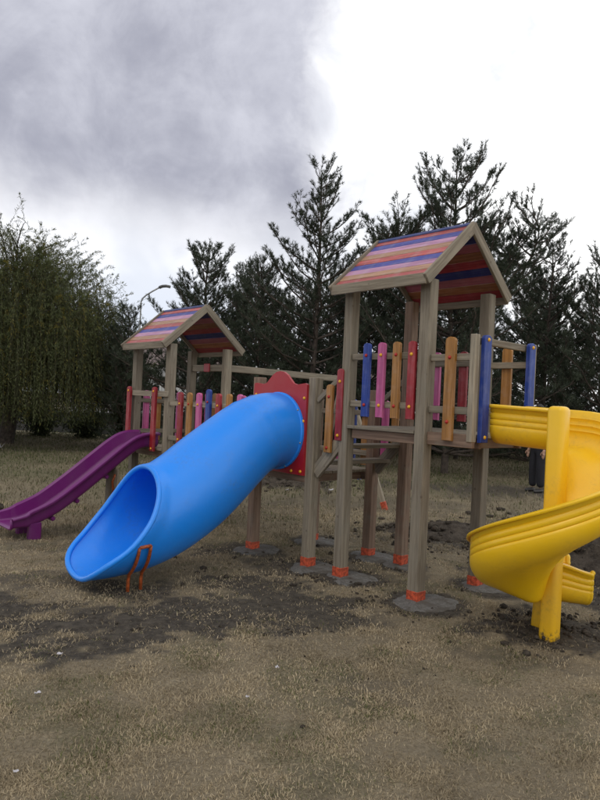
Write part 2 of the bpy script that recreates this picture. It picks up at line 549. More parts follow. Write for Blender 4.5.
def raw_mesh(name, co, faces_n, idx, cols=None, smooth=False):
    me = bpy.data.meshes.new(name)
    me.vertices.add(len(co)); me.vertices.foreach_set('co', np.ascontiguousarray(co, dtype=np.float32).ravel())
    idx = np.ascontiguousarray(idx, dtype=np.int32)
    me.loops.add(idx.size); me.loops.foreach_set('vertex_index', idx.ravel())
    k = idx.shape[1]
    me.polygons.add(len(idx)); me.polygons.foreach_set('loop_start', np.arange(len(idx), dtype=np.int32) * k)
    me.update(calc_edges=True)
    if cols is not None:
        at = me.attributes.new('tint', 'FLOAT_COLOR', 'POINT')
        at.data.foreach_set('color', np.ascontiguousarray(np.concatenate([cols, np.ones((len(cols), 1))], 1), dtype=np.float32).ravel())
    return me


def tint_mat(name, rough=0.75, trans=0.0, spec=0.3):
    m, t, b = mat(name)
    a = N(t, 'ShaderNodeAttribute', attribute_name='tint')
    t.links.new(a.outputs['Color'], b.inputs['Base Color']); b.inputs['Roughness'].default_value = rough
    b.inputs['Specular IOR Level'].default_value = spec
    if trans:
        tr = N(t, 'ShaderNodeBsdfTranslucent'); t.links.new(a.outputs['Color'], tr.inputs[0])
        mxn = N(t, 'ShaderNodeMixShader'); mxn.inputs[0].default_value = trans
        out = t.nodes['Material Output']
        t.links.new(b.outputs[0], mxn.inputs[1]); t.links.new(tr.outputs[0], mxn.inputs[2]); t.links.new(mxn.outputs[0], out.inputs[0])
    return m


def build_grass():
    # depth-weighted scatter: dense in front of the camera, thinning with distance
    n = 640000
    y = 2.05 * np.exp(RNG.random(n) ** 0.85 * math.log(10.0 / 2.05))
    x = (RNG.random(n) * 2 - 1) * (y * 0.50 + 0.35)
    s = soil_mask(x, y); g = green_mask(x, y)
    clump = fbm(x * 6 + 3, y * 6 + 90, 3)
    keep = (RNG.random(n) > s * 0.86) & (RNG.random(n) < 0.62 + 0.8 * ss(clump, .3, .6))
    for px, py, r in PADS:
        keep &= np.hypot(x - px, y - py) > r * 1.02
    x, y, g, clump = x[keep], y[keep], g[keep], clump[keep]; n = len(x)
    z = ground_z(x, y) - 0.006
    isg = RNG.random(n) < g * 0.55
    L = (0.012 + 0.020 * RNG.random(n) ** 1.5) * (0.7 + 0.6 * clump) * (1 + 0.03 * y)
    az = RNG.random(n) * 2 * np.pi
    lean = np.where(RNG.random(n) < 0.66, 1.15 + 0.38 * RNG.random(n), 0.4 + 0.6 * RNG.random(n))
    d = np.stack([np.cos(az) * np.sin(lean), np.sin(az) * np.sin(lean), np.cos(lean)], 1)
    w = (0.0010 + 0.0010 * RNG.random(n)) * (1 + 0.22 * (y - 2))
    fa = az + np.pi / 2 + RNG.normal(0, .5, n)
    sd = np.stack([np.cos(fa), np.sin(fa), np.zeros(n)], 1)
    base = np.stack([x, y, z], 1)
    mid = base + d * (L * 0.55)[:, None] + np.array([0, 0, 1]) * (L * 0.05)[:, None]
    tip = base + d * L[:, None]; tip[:, 2] = np.maximum(tip[:, 2], base[:, 2] + 0.007)
    v = np.concatenate([base - sd * w[:, None], base + sd * w[:, None], mid + sd * (w * .8)[:, None], mid - sd * (w * .8)[:, None], tip])
    i = np.arange(n)
    idx = np.concatenate([np.stack([i, i + n, i + 2 * n], 1), np.stack([i, i + 2 * n, i + 3 * n], 1), np.stack([i + 3 * n, i + 2 * n, i + 4 * n], 1)])
    k = RNG.random(n)[:, None]
    big = fbm(x * .9 + 11, y * .9, 3)[:, None]
    st = np.array([0.225, 0.178, 0.108]) * (1 - k) + np.array([0.46, 0.38, 0.25]) * k
    mot = fbm(x * 3.4 + 60, y * 3.4 + 7, 4)[:, None]
    st = st * (0.70 + 0.4 * big + 0.4 * ss(mot, .35, .65))
    gn = np.array([0.07, 0.085, 0.03]) * (1 - k) + np.array([0.19, 0.195, 0.075]) * k
    c = np.where(isg[:, None], gn, st)
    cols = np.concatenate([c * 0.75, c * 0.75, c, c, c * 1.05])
    # coarser tufts farther off
    n2 = 70000
    y2 = 7.5 + 19.5 * RNG.random(n2) ** 1.15; x2 = (RNG.random(n2) * 2 - 1) * (y2 * 0.52 + .5)
    s2 = soil_mask(x2, y2); g2 = green_mask(x2, y2); kp = RNG.random(n2) > s2
    x2, y2, g2 = x2[kp], y2[kp], g2[kp]; n2 = len(x2)
    L2 = (0.03 + 0.05 * RNG.random(n2)) * (1 + .02 * y2); a2 = RNG.random(n2) * 6.28; l2 = RNG.random(n2) * 1.0
    b2 = np.stack([x2, y2, ground_z(x2, y2) - .01], 1); d2 = np.stack([np.cos(a2) * np.sin(l2), np.sin(a2) * np.sin(l2), np.cos(l2)], 1)
    sd2 = np.stack([np.cos(a2 + 1.5), np.sin(a2 + 1.5), 0 * a2], 1) * (0.0035 + .00045 * y2)[:, None]
    o2 = len(v); v = np.concatenate([v, b2 - sd2, b2 + sd2, b2 + d2 * L2[:, None]]); i2 = np.arange(n2) + o2
    idx = np.concatenate([idx, np.stack([i2, i2 + n2, i2 + 2 * n2], 1)])
    k2 = RNG.random((n2, 1)); c2 = np.where((RNG.random(n2) < g2 * .75)[:, None], np.array([.05, .062, .024]) * (1 - k2) + np.array([.15, .16, .065]) * k2, np.array([.15, .12, .075]) * (1 - k2) + np.array([.34, .29, .2]) * k2)
    cols = np.concatenate([cols, c2 * .8, c2 * .8, c2])
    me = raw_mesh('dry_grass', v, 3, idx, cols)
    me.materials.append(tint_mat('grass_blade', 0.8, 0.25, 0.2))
    tag(obj('dry_grass', me), 'short dry straw coloured grass with green tufts covering the ground', 'grass', kind='stuff')


# ------------------------------------------------------------------ the two roofed towers
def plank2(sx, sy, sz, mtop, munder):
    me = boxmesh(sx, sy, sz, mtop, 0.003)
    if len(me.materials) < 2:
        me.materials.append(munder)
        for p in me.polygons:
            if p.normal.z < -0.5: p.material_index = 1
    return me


def gable_roof(root, u0, u1, zpost, zeave, zridge, oe=0.163, og=0.085, nper=9):
    vm = S / 2
    base = obj('roof', None, root) if False else None
    run = vm + oe; rise = zridge - zeave; sl = math.hypot(run, rise); ang = math.atan2(rise, run)
    L = (u1 - u0) + 2 * og
    uc = (u0 + u1) / 2 - root['u0']; th = 0.022
    # ridge cap is the roof's own mesh; planks and boards hang from it
    capm = paint((0.02, 0.035, 0.16), 'x')
    vs_, fs = [], []
    for x in (-L / 2 - .01, L / 2 + .01):
        for y, z in ((-0.026, -0.022), (0, 0.0), (0.026, -0.022), (0.026, -0.034), (0, -0.014), (-0.026, -0.034)):
            vs_.append((x, y, z))
    fs = [(i, (i + 1) % 6, 6 + (i + 1) % 6, 6 + i) for i in range(6)] + [(5, 4, 1, 0), (4, 3, 2, 1), (6, 7, 10, 11), (7, 8, 9, 10)]
    bmm = mesh_from('roof', vs_, [tuple(reversed(f)) for f in fs], capm)
    roof = obj('roof', bmm, root, (uc, vm - root['v0'], zridge + 0.042))
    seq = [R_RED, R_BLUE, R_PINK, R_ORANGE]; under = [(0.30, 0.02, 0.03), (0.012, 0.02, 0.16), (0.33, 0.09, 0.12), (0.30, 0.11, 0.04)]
    pw = sl / nper
    for sgn in (-1, 1):
        for k in range(nper):
            d = (k + 0.5) * pw
            c = seq[k % 4]
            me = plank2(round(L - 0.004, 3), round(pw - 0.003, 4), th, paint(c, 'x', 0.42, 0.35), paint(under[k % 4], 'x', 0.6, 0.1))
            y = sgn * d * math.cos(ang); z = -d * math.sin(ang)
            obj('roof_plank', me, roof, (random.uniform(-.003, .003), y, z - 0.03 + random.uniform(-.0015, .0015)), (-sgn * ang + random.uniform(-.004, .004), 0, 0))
        # fascia along the eave and barge boards on both gables
        ye = sgn * (run + 0.012); 
        obj('eave_board', boxmesh(round(L + 0.02, 3), 0.026, 0.088, wood('x'), 0.004), roof, (0, ye, -rise - 0.055), (-sgn * ang * 0.0, 0, 0))
        for e in (-1, 1):
            dm = sl / 2 + 0.005
            ox = e * (L / 2 + 0.0145)
            obj('barge_board', boxmesh(0.028, round(sl + 0.045, 3), 0.092, wood('y'), 0.004), roof,
                (ox + (0.0006 * sgn), sgn * dm * math.cos(ang), -dm * math.sin(ang) - 0.045), (-sgn * ang, 0, 0))
    return roof


def deck(root, u0, u1, v0, v1, z, th=0.028, mwood=None):
    """planks along u on a rim frame"""
    n = 8; w = (v1 - v0) / n
    for k in range(n):
        part('deck_plank', root, (u0, v0 + k * w + 0.003, z - th), (u1, v0 + (k + 1) * w - 0.003, z + random.uniform(-.0015, .0015)), mwood or wood('x'), 0.003)
    fz0, fz1 = z - th - 0.085, z - th - 0.001
    for v in (v0 + 0.05, v1 - 0.05 - 0.035):
        part('rim_board', root, (u0 + 0.02, v, fz0), (u1 - 0.02, v + 0.035, fz1), wood('x', WR1, WR2), 0.004)
    for u in (u0 + 0.06, u1 - 0.06 - 0.035):
        part('rim_board', root, (u, v0 + 0.1, fz0 + 0.004), (u + 0.035, v1 - 0.1, fz1 - 0.002), wood('y', WR1, WR2), 0.004)


def rail_u(root, u0, u1, v, z, h=0.055, th=0.032, m=None):
    return part('rail', root, (u0, v - th / 2, z - h / 2), (u1, v + th / 2, z + h / 2), m or wood('x'), 0.004)


def rail_v(root, u, v0, v1, z, h=0.055, th=0.032, m=None):
    return part('rail', root, (u - th / 2, v0, z - h / 2), (u + th / 2, v1, z + h / 2), m or wood('y'), 0.004)


WL1, WL2 = (0.18, 0.148, 0.105), (0.33, 0.285, 0.21)

# right tower ------------------------------------------------------------
ZD = 1.375
tw = thing('play_tower', 'tall wooden play tower with striped gable roof, nearest, beside the yellow spiral slide', 'play tower', -S / 2, S / 2, group='roofed play towers')
ZE, ZR = 2.585, 3.10
post(tw, uP1, 0, -.1, 2.60); post(tw, 0, 0, -.1, 2.60, 0.105)
post(tw, uP1, S, -.1, 2.60, m=wood('z', WR1, WR2)); post(tw, 0, S, -.1, 2.60)
footing(tw, 0, 0, 0.27, 0.08, -0.03); footing(tw, uP1, 0, 0.25, 0.10, -0.02); footing(tw, 0, S, 0.28, 0.16, -.02); footing(tw, uP1, S, 0.24, 0.03, 0.02)
gable_roof(tw, uP1, 0, 2.6, ZE, ZR)
deck(tw, uP1 + 0.052, -0.055, -0.06, S + 0.06, ZD)
# front balustrade
rail_u(tw, uP1 + 0.051, -0.053, -0.012, 1.985); rail_u(tw, uP1 + 0.051, -0.053, -0.012, 1.57)
for u, c in ((-0.60, BLUE), (-0.432, PINK), (-0.268, ORANGE), (-0.106, RED)):
    picket(tw, u, -0.047, 1.46, 2.10, c, (0.16, 0.83), w=0.076)
# back balustrade
rail_u(tw, uP1 + 0.051, -0.053, S + 0.012, 1.985); rail_u(tw, uP1 + 0.051, -0.053, S + 0.012, 1.56)
for u, c in ((-0.70, ORANGE), (-0.555, PINK), (-0.40, ORANGE), (-0.255, RED), (-0.11, PINK)):
    picket(tw, u, S + 0.047, 1.45, 2.10, c, (0.16, 0.83), side=1)
# balcony leading to the spiral slide
deck(tw, -0.05, 0.47, 0.06, S - 0.06, ZD - 0.002)
for v, s in ((0.0, -1), (S, 1)):
    rail_u(tw, 0.053, 0.42, v, 1.962); rail_u(tw, 0.053, 0.42, v, 1.55)
    part('side_board', tw, (0.053, v - 0.02, 1.27), (0.47, v + 0.02, 1.372), wood('x', WR1, WR2), 0.004)
    part('corner_stile', tw, (0.422, v - 0.03 + 0.0, 1.315), (0.472, v + 0.03, 2.135), wood('z', WL1, WL2), 0.004)
    picket(tw, 0.257 if s < 0 else 0.20, v + s * 0.034, 1.315, 2.12, ORANGE, (0.18, 0.80), w=0.09, side=s)
part('cross_rail', tw, (0.43, 0.031, 2.065), (0.462, S - 0.031, 2.12), wood('y'), 0.004)
for v, s in ((0.085, 1), (S - 0.10, -1)):
    o = picket(tw, 0.492, v, 1.315, 2.135, BLUE, (0.05, 0.955), w=0.095, th=0.036, side=-1, along='v', capm=M_CAPY)

# left tower -------------------------------------------------------------
DZ = -0.381
tl = thing('play_tower', 'smaller looking far wooden play tower with striped gable roof above the purple slide', 'play tower', (uB1 + uB2) / 2, S / 2, group='roofed play towers')
for u in (uB1, uB2):
    for v in (0, S):
        post(tl, u, v, -.3, 2.60 + DZ)
gable_roof(tl, uB1, uB2, 2.6 + DZ, ZE + DZ, ZR + DZ)
ZD2 = 0.90
deck(tl, uB1 + 0.052, uB2 - 0.052, -0.06, S + 0.06, ZD2)
rail_u(tl, uB1 - 0.06, uB2 + 0.06, -0.068, 1.585, 0.07, 0.032, wood('x', WL1, WL2))
for u in (uB1 + 0.0, uB2 - 0.19):
    picket(tl, u, -0.104, 0.86, 1.67, RED, (0.04, 0.93), w=0.09)
part('cross_beam', tl, (uB1 + 0.051, S - 0.025, 1.93), (uB2 - 0.051, S + 0.025, 2.02), wood('x', WL1, WL2))
# red hanger block
o = part('hanger_block', tl, (-4.42, S - 0.045, 1.92), (-4.28, S - 0.027, 2.035), M_REDP, 0.008)
for v0_ in (S,):
    rail_u(tl, uB1 + 0.051, uB2 - 0.051, v0_ + 0.012, 1.49); rail_u(tl, uB1 + 0.051, uB2 - 0.051, v0_ + 0.012, 1.08)
for u, c in ((-4.6, RED), (-4.42, PINK), (-4.24, ORANGE), (-4.06, RED)):
    picket(tl, u, S + 0.047, 0.95, 1.63, c, (0.16, .83), side=1)
rail_v(tl, uB1 - 0.012, 0.051, S - 0.051, 1.49); rail_v(tl, uB1 - 0.012, 0.051, S - 0.051, 1.08)
for v, c in ((0.18, PINK), (0.36, ORANGE), (0.54, BLUE), (0.70, PINK)):
    picket(tl, uB1 - 0.047, v, 0.95, 1.63, c, (0.16, .83), along='v', side=1)

# bridge -----------------------------------------------------------------
br = thing('bridge', 'wooden bridge with coloured pickets half hidden behind the blue tube slide', 'bridge', (uB2 + uPL) / 2, S / 2)
ZB = 0.90
nb = 15; bw = (uPL - uB2 - 0.104) / nb
for k in range(nb):
    part('deck_plank', br, (uB2 + 0.052 + k * bw + 0.003, 0.06, ZB - 0.03), (uB2 + 0.052 + (k + 1) * bw - 0.003, S - 0.06, ZB), wood('y'), 0.003)
for v in (0.03, S - 0.03):
    part('bearer', br, (uB2 + 0.052, v - 0.025, ZB - 0.13), (uPL - 0.052, v + 0.025, ZB - 0.032), wood('x', WR1, WR2))
cyc = [RED, ORANGE, PINK, BLUE, RED, ORANGE, PINK, BLUE]
for v, s in ((0.0, -1), (S, 1)):
    rail_u(br, uB2 + 0.052, uPL - 0.052, v + s * 0.012, 1.475, m=wood('x', WL1, WL2)); rail_u(br, uB2 + 0.052, uPL - 0.052, v + s * 0.012, 1.05, m=wood('x', WL1, WL2))
    for k in range(8):
        picket(br, -3.59 + 0.198 * k, v + s * 0.047, 0.93, 1.615 if k != 3 else 1.66, cyc[k] if s < 0 else cyc[(k + 2) % 8], (0.17, 0.80), side=s)

# tube-slide platform ------------------------------------------------------
pf = thing('slide_platform', 'low wooden platform with a scalloped red panel at the blue tube slide entrance', 'platform', (uPL + uPR) / 2, S / 2)
for u in (uPL, uPR):
    for v in (0, S):
        post(pf, u, v, -.1, 1.80 if v == 0 else 1.72, m=wood('z') if (u == uPR and v == 0) else wood('z', WR1, WR2))  # the darker timber colour stands in for shade on these posts
        footing(pf, u, v, 0.25, 0.02 + random.uniform(-.03, .06), -0.02)
deck(pf, uPL + 0.052, uPR - 0.052, -0.02, S + 0.06, 0.90)
part('threshold', pf, (uPL + 0.052, -0.05, 0.80), (uPR - 0.052, -0.022, 0.868), wood('x', WR1, WR2))
CX, CZ, CR = -1.715, 1.27, 0.352


def red_panel():
    w0, w1, z0, zt = uPL + 0.02, uPR + 0.015 - 0.055, 0.865, 1.73
    w0 = uPL + 0.005; w1 = uPR - 0.04
    cx = (w0 + w1) / 2
    out = []
    out += [(w0, z0), (w1, z0), (w1, zt)]
    half = (w1 - w0) / 2
    # scalloped crest: shoulder, dip, round crown
    prof = [(1.0, 0.0), (0.93, 0.012), (0.80, 0.006), (0.64, -0.002), (0.50, 0.012), (0.38, 0.055), (0.27, 0.095), (0.14, 0.122), (0.0, 0.130)]
    right = [(cx + half * a, zt + b) for a, b in prof[1:]]
    left_ = [(cx - half * a, zt + b) for a, b in prof[:-1][::-1]]
    out += right + left_
    n = 40
    hole = [(CX + CR * 0.93 * math.cos(2 * math.pi * i / n), CZ + CR * 0.93 * math.sin(2 * math.pi * i / n)) for i in range(n)]
    bm = bmesh.new(); th = 0.026
    def loop(pts): 
        vv = [bm.verts.new((x, 0, z)) for x, z in pts]
        return [bm.edges.new((vv[i], vv[(i + 1) % len(vv)])) for i in range(len(vv))]
    e = loop(out) + loop(hole)
    r = bmesh.ops.triangle_fill(bm, use_beauty=True, edges=e)
    fs = [g for g in r['geom'] if isinstance(g, bmesh.types.BMFace)]
    x = bmesh.ops.extrude_face_region(bm, geom=fs)
    for g in x['geom']:
        if isinstance(g, bmesh.types.BMVert): g.co.y += th
    bmesh.ops.recalc_face_normals(bm, faces=bm.faces[:])
    me = bpy.data.meshes.new('red_panel'); bm.to_mesh(me); bm.free(); me.materials.append(M_REDP)
    o = obj('red_panel', me, pf, (-pf['u0'], -0.078 - pf['v0'], 0))
    for (u, z) in ((w1 - .03, 1.60), (w1 - .03, 1.38), (w1 - .05, 1.20), (w1 - .04, 0.90), (w1 - .17, 0.895), (w0 + .04, 1.62), (w0 + .04, 0.9)):
        obj('bolt_cap', cap_mesh(M_CAPY, 0.017), o, (u, -0.002, z))
    return o


red_panel()
# back balustrade of the platform
rail_u(pf, uPL + 0.051, uPR - 0.051, S + 0.012, 1.48); rail_u(pf, uPL + 0.051, uPR - 0.051, S + 0.012, 1.06)
for u, c in ((-1.98, RED), (-1.80, PINK), (-1.62, BLUE), (-1.44, ORANGE)):
    picket(pf, u, S + 0.047, 0.93, 1.62, c, (0.16, .83), side=1)

# steps up to the right tower ----------------------------------------------
st = thing('wooden_steps', 'short flight of wooden steps with coloured pickets between red panel and tall tower', 'steps', (uPR + uP1) / 2, S / 2)
for v, s in ((0.0, -1), (S, 1)):
    beam_between('stringer', st, (uPR + 0.05, v, 0.90), (uP1 - 0.03, v, 1.26), 0.04, 0.12, wood('x', WL1, WL2) if s < 0 else wood('x'))
    beam_between('hand_rail', st, (uPR + 0.05, v + s * 0.012, 1.58), (uP1 - 0.05, v + s * 0.012, 1.83), 0.03, 0.05, wood('x'))
    for k, (u, z0, z1, c) in enumerate(((-1.17, 1.00, 1.62, PINK if s > 0 else BLUE), (-1.037, 1.11, 1.735, ORANGE), (-0.905, 1.23, 1.88, RED))):
        if s < 0 and k == 0: continue
        picket(st, u, v + s * 0.047, z0, z1, c, (0.07, 0.82), side=s, w=0.08)
for k, (u0_, z) in enumerate(((uPR + 0.06, 1.03), (uPR + 0.20, 1.19))):
    part('tread', st, (u0_, 0.021, z - 0.035), (u0_ + 0.20, S - 0.021, z), wood('y', WL1, WL2))

# swing beam behind ----------------------------------------------------------
sw = thing('swing_frame', 'long wooden swing beam on splayed legs running back from the far tower', 'swing frame', -3.93, 2.0)
beam_between('beam', sw, (-3.93, S + 0.052, 1.97), (-3.93, 3.22, 1.955), 0.075, 0.09, wood('x', WL1, WL2))
for u1_, v1_ in ((-3.25, 3.45), (-5.0, 3.6)):
    gx = ground_z(*W(u1_, v1_))
    s_ = 0.045 if u1_ > -3.93 else -0.045
    lg = beam_between('leg', sw, (u1_, v1_, gx - 0.05), (-3.93 + s_, 3.12, 1.94), 0.07, 0.07, wood('x', WL1, WL2))
    ft = boxmesh(0.16, 0.078, 0.078, M_FOOT, 0.004)
    d = Vector((-3.93 + s_ - u1_, 3.12 - v1_, 1.94 - gx + 0.05)).length
    obj('painted_foot', ft, lg, (-d / 2 + 0.09, 0, 0))
for v in (1.35, 1.75, 2.2, 2.6):
    o = obj('eye_bolt', cap_mesh(M_STEEL, 0.02), sw, (0, v - 2.0, 2.018)); 


# ------------------------------------------------------------------ slides
def sweep(rings, closed=False):
    n = len(rings[0]); vs_ = [p for r in rings for p in r]; fs = []
    m = n if closed else n - 1
    for i in range(len(rings) - 1):
        for j in range(m):
            a = i * n + j; b = i * n + (j + 1) % n
            fs.append((a, b, b + n, a + n))
    return vs_, fs


def spline(pts, n):
    """Catmull-Rom through points, resampled by arc length"""
    P = np.array(pts, float); P = np.vstack([2 * P[0] - P[1], P, 2 * P[-1] - P[-2]])
    out = []
    for i in range(1, len(P) - 2):
        for t in np.linspace(0, 1, 30, endpoint=False):
            a, b, c, d = P[i - 1], P[i], P[i + 1], P[i + 2]
            out.append(0.5 * ((2 * b) + (-a + c) * t + (2 * a - 5 * b + 4 * c - d) * t * t + (-a + 3 * b - 3 * c + d) * t ** 3))
    out.append(P[-2]); out = np.array(out)
    l = np.r_[0, np.cumsum(np.linalg.norm(np.diff(out, axis=0), axis=1))]
    q = np.linspace(0, l[-1], n)
    return np.stack([np.interp(q, l, out[:, k]) for k in range(out.shape[1])], 1)


def bead(pts, r, closed=False, n=8):
    """round bar through a list of 3D points"""
    P = [Vector(p) for p in pts]; rings = []
    up = Vector((0.13, 0.21, 0.97)).normalized()
    m = len(P)
    for i in range(m):
        a = P[(i - 1) % m] if closed or i > 0 else P[i]; b = P[(i + 1) % m] if closed or i < m - 1 else P[i]
        t = (b - a).normalized(); s = t.cross(up).normalized(); w = s.cross(t)
        rings.append([P[i] + (s * math.cos(2 * math.pi * k / n) + w * math.sin(2 * math.pi * k / n)) * r for k in range(n)])
    if closed: rings.append(rings[0])
    vs_, fs = sweep(rings, True)
    if not closed:
        fs = fs + [tuple(range(n))[::-1], tuple(range((m - 1) * n, m * n))]
    return vs_, fs


def solid(o, th, off=-1):
    md = o.modifiers.new('wall', 'SOLIDIFY'); md.thickness = th; md.offset = off; md.use_even_offset = False
    return o


def tube_slide():
    root = thing('tube_slide', 'bright blue plastic tube slide with open scoop end propped on orange legs', 'slide', CX, -0.9)
    path = spline([(0.0, 1.27), (0.22, 1.268), (0.42, 1.20), (0.60, 1.085), (0.84, 0.905), (1.10, 0.715), (1.36, 0.575), (1.60, 0.50), (1.84, 0.48), (2.02, 0.50)], 70)
    # s is metres out of the panel (towards -v)
    r0 = CR
    nphi = 56
    Lp = np.r_[0, np.cumsum(np.linalg.norm(np.diff(path, axis=0), axis=1))]
    tan = np.gradient(path, axis=0); tan /= np.linalg.norm(tan, axis=1)[:, None]
    def pt(l, phi, r):
        s = np.interp(l, Lp, path[:, 0]); z = np.interp(l, Lp, path[:, 1])
        ts = np.interp(l, Lp, tan[:, 0]); tz = np.interp(l, Lp, tan[:, 1])
        # normal in the vertical plane: up = (-tz, ts)
        h = -math.cos(phi) * r; w = math.sin(phi) * r
        return (w, -(s - tz * h) - root['v0'], z + ts * h)
    LT = Lp[-1]
    def lend(phi):
        hh = (1 - math.cos(phi)) / 2
        x_ = max(0.0, hh - .06) / .94; g = 0.96 * x_ * (x_ + .02) / (x_ + .15)
        return LT - 0.80 * g
    rows = 64; rings = []
    for i in range(rows):
        f = i / (rows - 1)
        ring = []
        for j in range(nphi):
            phi = 2 * math.pi * j / nphi
            l = f * lend(phi)
            # flange at the panel, slight swelling joint, flared mouth
            r = r0 + 0.036 * float(ss(np.array(l), 0.35, 1.2)) + 0.028 * math.exp(-(l / 0.03) ** 2) + 0.006 * math.exp(-((l - 0.42) / 0.02) ** 2)
            r += 0.022 * ss(np.array(f), 0.90, 1.0)
            p_ = pt(l, phi, float(r)); nar = 1 + 0.04 * float(ss(np.array(l), LT - 0.5, LT))
            ring.append((p_[0] * nar, p_[1], p_[2]))
        rings.append(ring)
    vs_, fs = sweep(rings, True)
    o = solid(obj('tube', mesh_from('tube', vs_, [f[::-1] for f in fs], M_BLUE, True), root), 0.016)
    rv, rf = bead(rings[-1], 0.023, True)
    obj('mouth_rim', mesh_from('mouth_rim', rv, rf, M_BLUE, True), root)
    # collar against the panel
    vs2, fs2 = sweep([[(rr * math.sin(2 * math.pi * j / 48), y - root['v0'], CZ - rr * math.cos(2 * math.pi * j / 48)) for j in range(48)]
                      for rr, y in ((r0 + .03, -0.079), (r0 + .03, -0.10), (r0 + .012, -0.112), (r0 - 0.004, -0.115))], True)
    obj('collar', mesh_from('collar', vs2, fs2, M_BLUE, True, 50), root)
    for a in (25, 75, 125, 200, 260, 320):
        ph = R(a); obj('bolt_cap', cap_mesh(M_STEEL, 0.012), root, ((r0 + 0.019) * math.sin(ph), -0.104 - root['v0'], CZ - (r0 + 0.019) * math.cos(ph)))
    # two bent orange stays each side: foot, straight leg, then a hoop up the outside just behind the rim
    for su in (1, -1):
        tops = []
        for k, back in enumerate((0.05, 0.14)):
            hoop = []
            for ph in np.linspace(R(36), R(76), 8):
                l = lend(R(76)) - back
                p = pt(l, ph, r0 + 0.036 * float(ss(np.array(l), 0.35, 1.2)) + 0.044); hoop.append((su * p[0], p[1], p[2]))
            f0 = hoop[0]; g = ground_z(*W(CX + f0[0], f0[1] + root['v0']))
            bv, bf = bead([(f0[0] - su * .01, f0[1] + .0, g - 0.05), (f0[0] - su * .01, f0[1], f0[2] - .05)] + hoop, 0.014)
            obj('leg', mesh_from('leg', bv, bf, M_OMETAL, True), root); tops.append(hoop[-1])
        bv, bf = bead(tops, 0.014)
        obj('leg_bridge', mesh_from('leg_bridge', bv, bf, M_OMETAL, True), root)
    return root


tube_slide()


def trough_profile(hw, wall, rc=0.10, n=5, groove=True, inner=None):
    """cross-section (lateral, up) from inner rim to outer rim; lateral grows outward"""
    hi = wall if inner is None else inner
    pts = []
    def side(sgn, h):
        a = []
        a.append((sgn * (hw + 0.046), h - 0.022)); a.append((sgn * (hw + 0.042), h - 0.004)); a.append((sgn * (hw + 0.022), h + 0.004)); a.append((sgn * (hw + 0.004), h - 0.008))
        if groove:
            for q in (0.80, 0.62, 0.46):
                a += [(sgn * (hw + 0.001), h * q + 0.010), (sgn * (hw - 0.007), h * q), (sgn * (hw - 0.001), h * q - 0.010)]
        for k in range(n + 1):
            t = math.pi / 2 * k / n
            a.append((sgn * (hw - rc + rc * math.cos(t)), rc - rc * math.sin(t)))
        return a
    pts = side(-1, hi)
    pts += [(-(hw - rc) * 0.5, 0), (0, -0.002), ((hw - rc) * 0.5, 0)]
    pts += side(1, wall)[::-1]
    return pts


def straight_slide():
    root = thing('straight_slide', 'dark purple plastic slide sloping from the far tower down to the grass', 'slide', -4.455, -0.8)
    path = spline([(-0.04, 0.90), (0.16, 0.885), (0.32, 0.80), (0.60, 0.585), (0.90, 0.355), (1.18, 0.16), (1.40, 0.055), (1.54, 0.01), (1.66, 0.008), (1.74, 0.004)], 60)
    prof = trough_profile(0.235, 0.175, 0.06, 4, groove=False)
    tan = np.gradient(path, axis=0); tan /= np.linalg.norm(tan, axis=1)[:, None]
    rings = []
    for i, ((s, z), (ts, tz)) in enumerate(zip(path, tan)):
        f = i / (len(path) - 1)
        k = 1 - 0.35 * float(ss(np.array(f), 0.86, 1.0))
        rings.append([(a * (1 + .04 * (f > .9)), -(s - tz * b * k) - root['v0'], z + ts * b * k) for a, b in prof])
    vs_, fs = sweep(rings)
    solid(obj('trough', mesh_from('trough', vs_, [f for f in fs], M_PUR, True, 50), root), 0.018)
    # lip across the end
    bv, bf = bead(rings[-1][3:-3], 0.016); obj('end_lip', mesh_from('end_lip', bv, bf, M_PUR, True), root)
    # ribs moulded under the bed
    for s in (0.62, 0.98, 1.26):
        i = int(np.argmin(abs(path[:, 0] - s))); z = path[i, 1]
        ang = math.atan2(tan[i, 1], tan[i, 0])
        obj('rib', boxmesh(0.40, 0.05, 0.05, M_PUR, 0.012), root, (0, -s - root['v0'], z - 0.03), (-ang, 0, 0))
    for su in (-1, 1):
        g = ground_z(*W(-4.455 + su * 0.19, -1.47))
        obj('leg', boxmesh(0.09, 0.14, 0.22, M_PUR, 0.015), root, (su * 0.185, -1.47 - root['v0'], g + 0.08))
    o = part('support_post', root, (-4.50, -0.52, -0.3), (-4.41, -0.43, 0.655), wood('z', WL1, WL2))
    part('support_board', root, (-4.40, -0.49, 0.20), (-4.25, -0.462, 0.62), wood('z', WL1, WL2))
    bv, bf = bead([(0.08, -0.50 - root['v0'], 0.28), (0.13, -0.50 - root['v0'], 0.36), (0.10, -0.50 - root['v0'], 0.46), (0.16, -0.50 - root['v0'], 0.56)], 0.014)
    obj('orange_strap', mesh_from('orange_strap', bv, bf, M_OMETAL, True), root)
    return root


straight_slide()


def roundbox(name, sx, sy, sz, bev, m):
    bm = bmesh.new(); bmesh.ops.create_cube(bm, size=1)
    for v in bm.verts: v.co = (v.co.x * sx, v.co.y * sy, v.co.z * sz)
    bmesh.ops.bevel(bm, geom=bm.edges[:], offset=bev, segments=4, profile=0.5, affect='EDGES')
    me = bpy.data.meshes.new(name); bm.to_mesh(me); bm.free(); me.materials.append(m); me.shade_smooth()
    return me


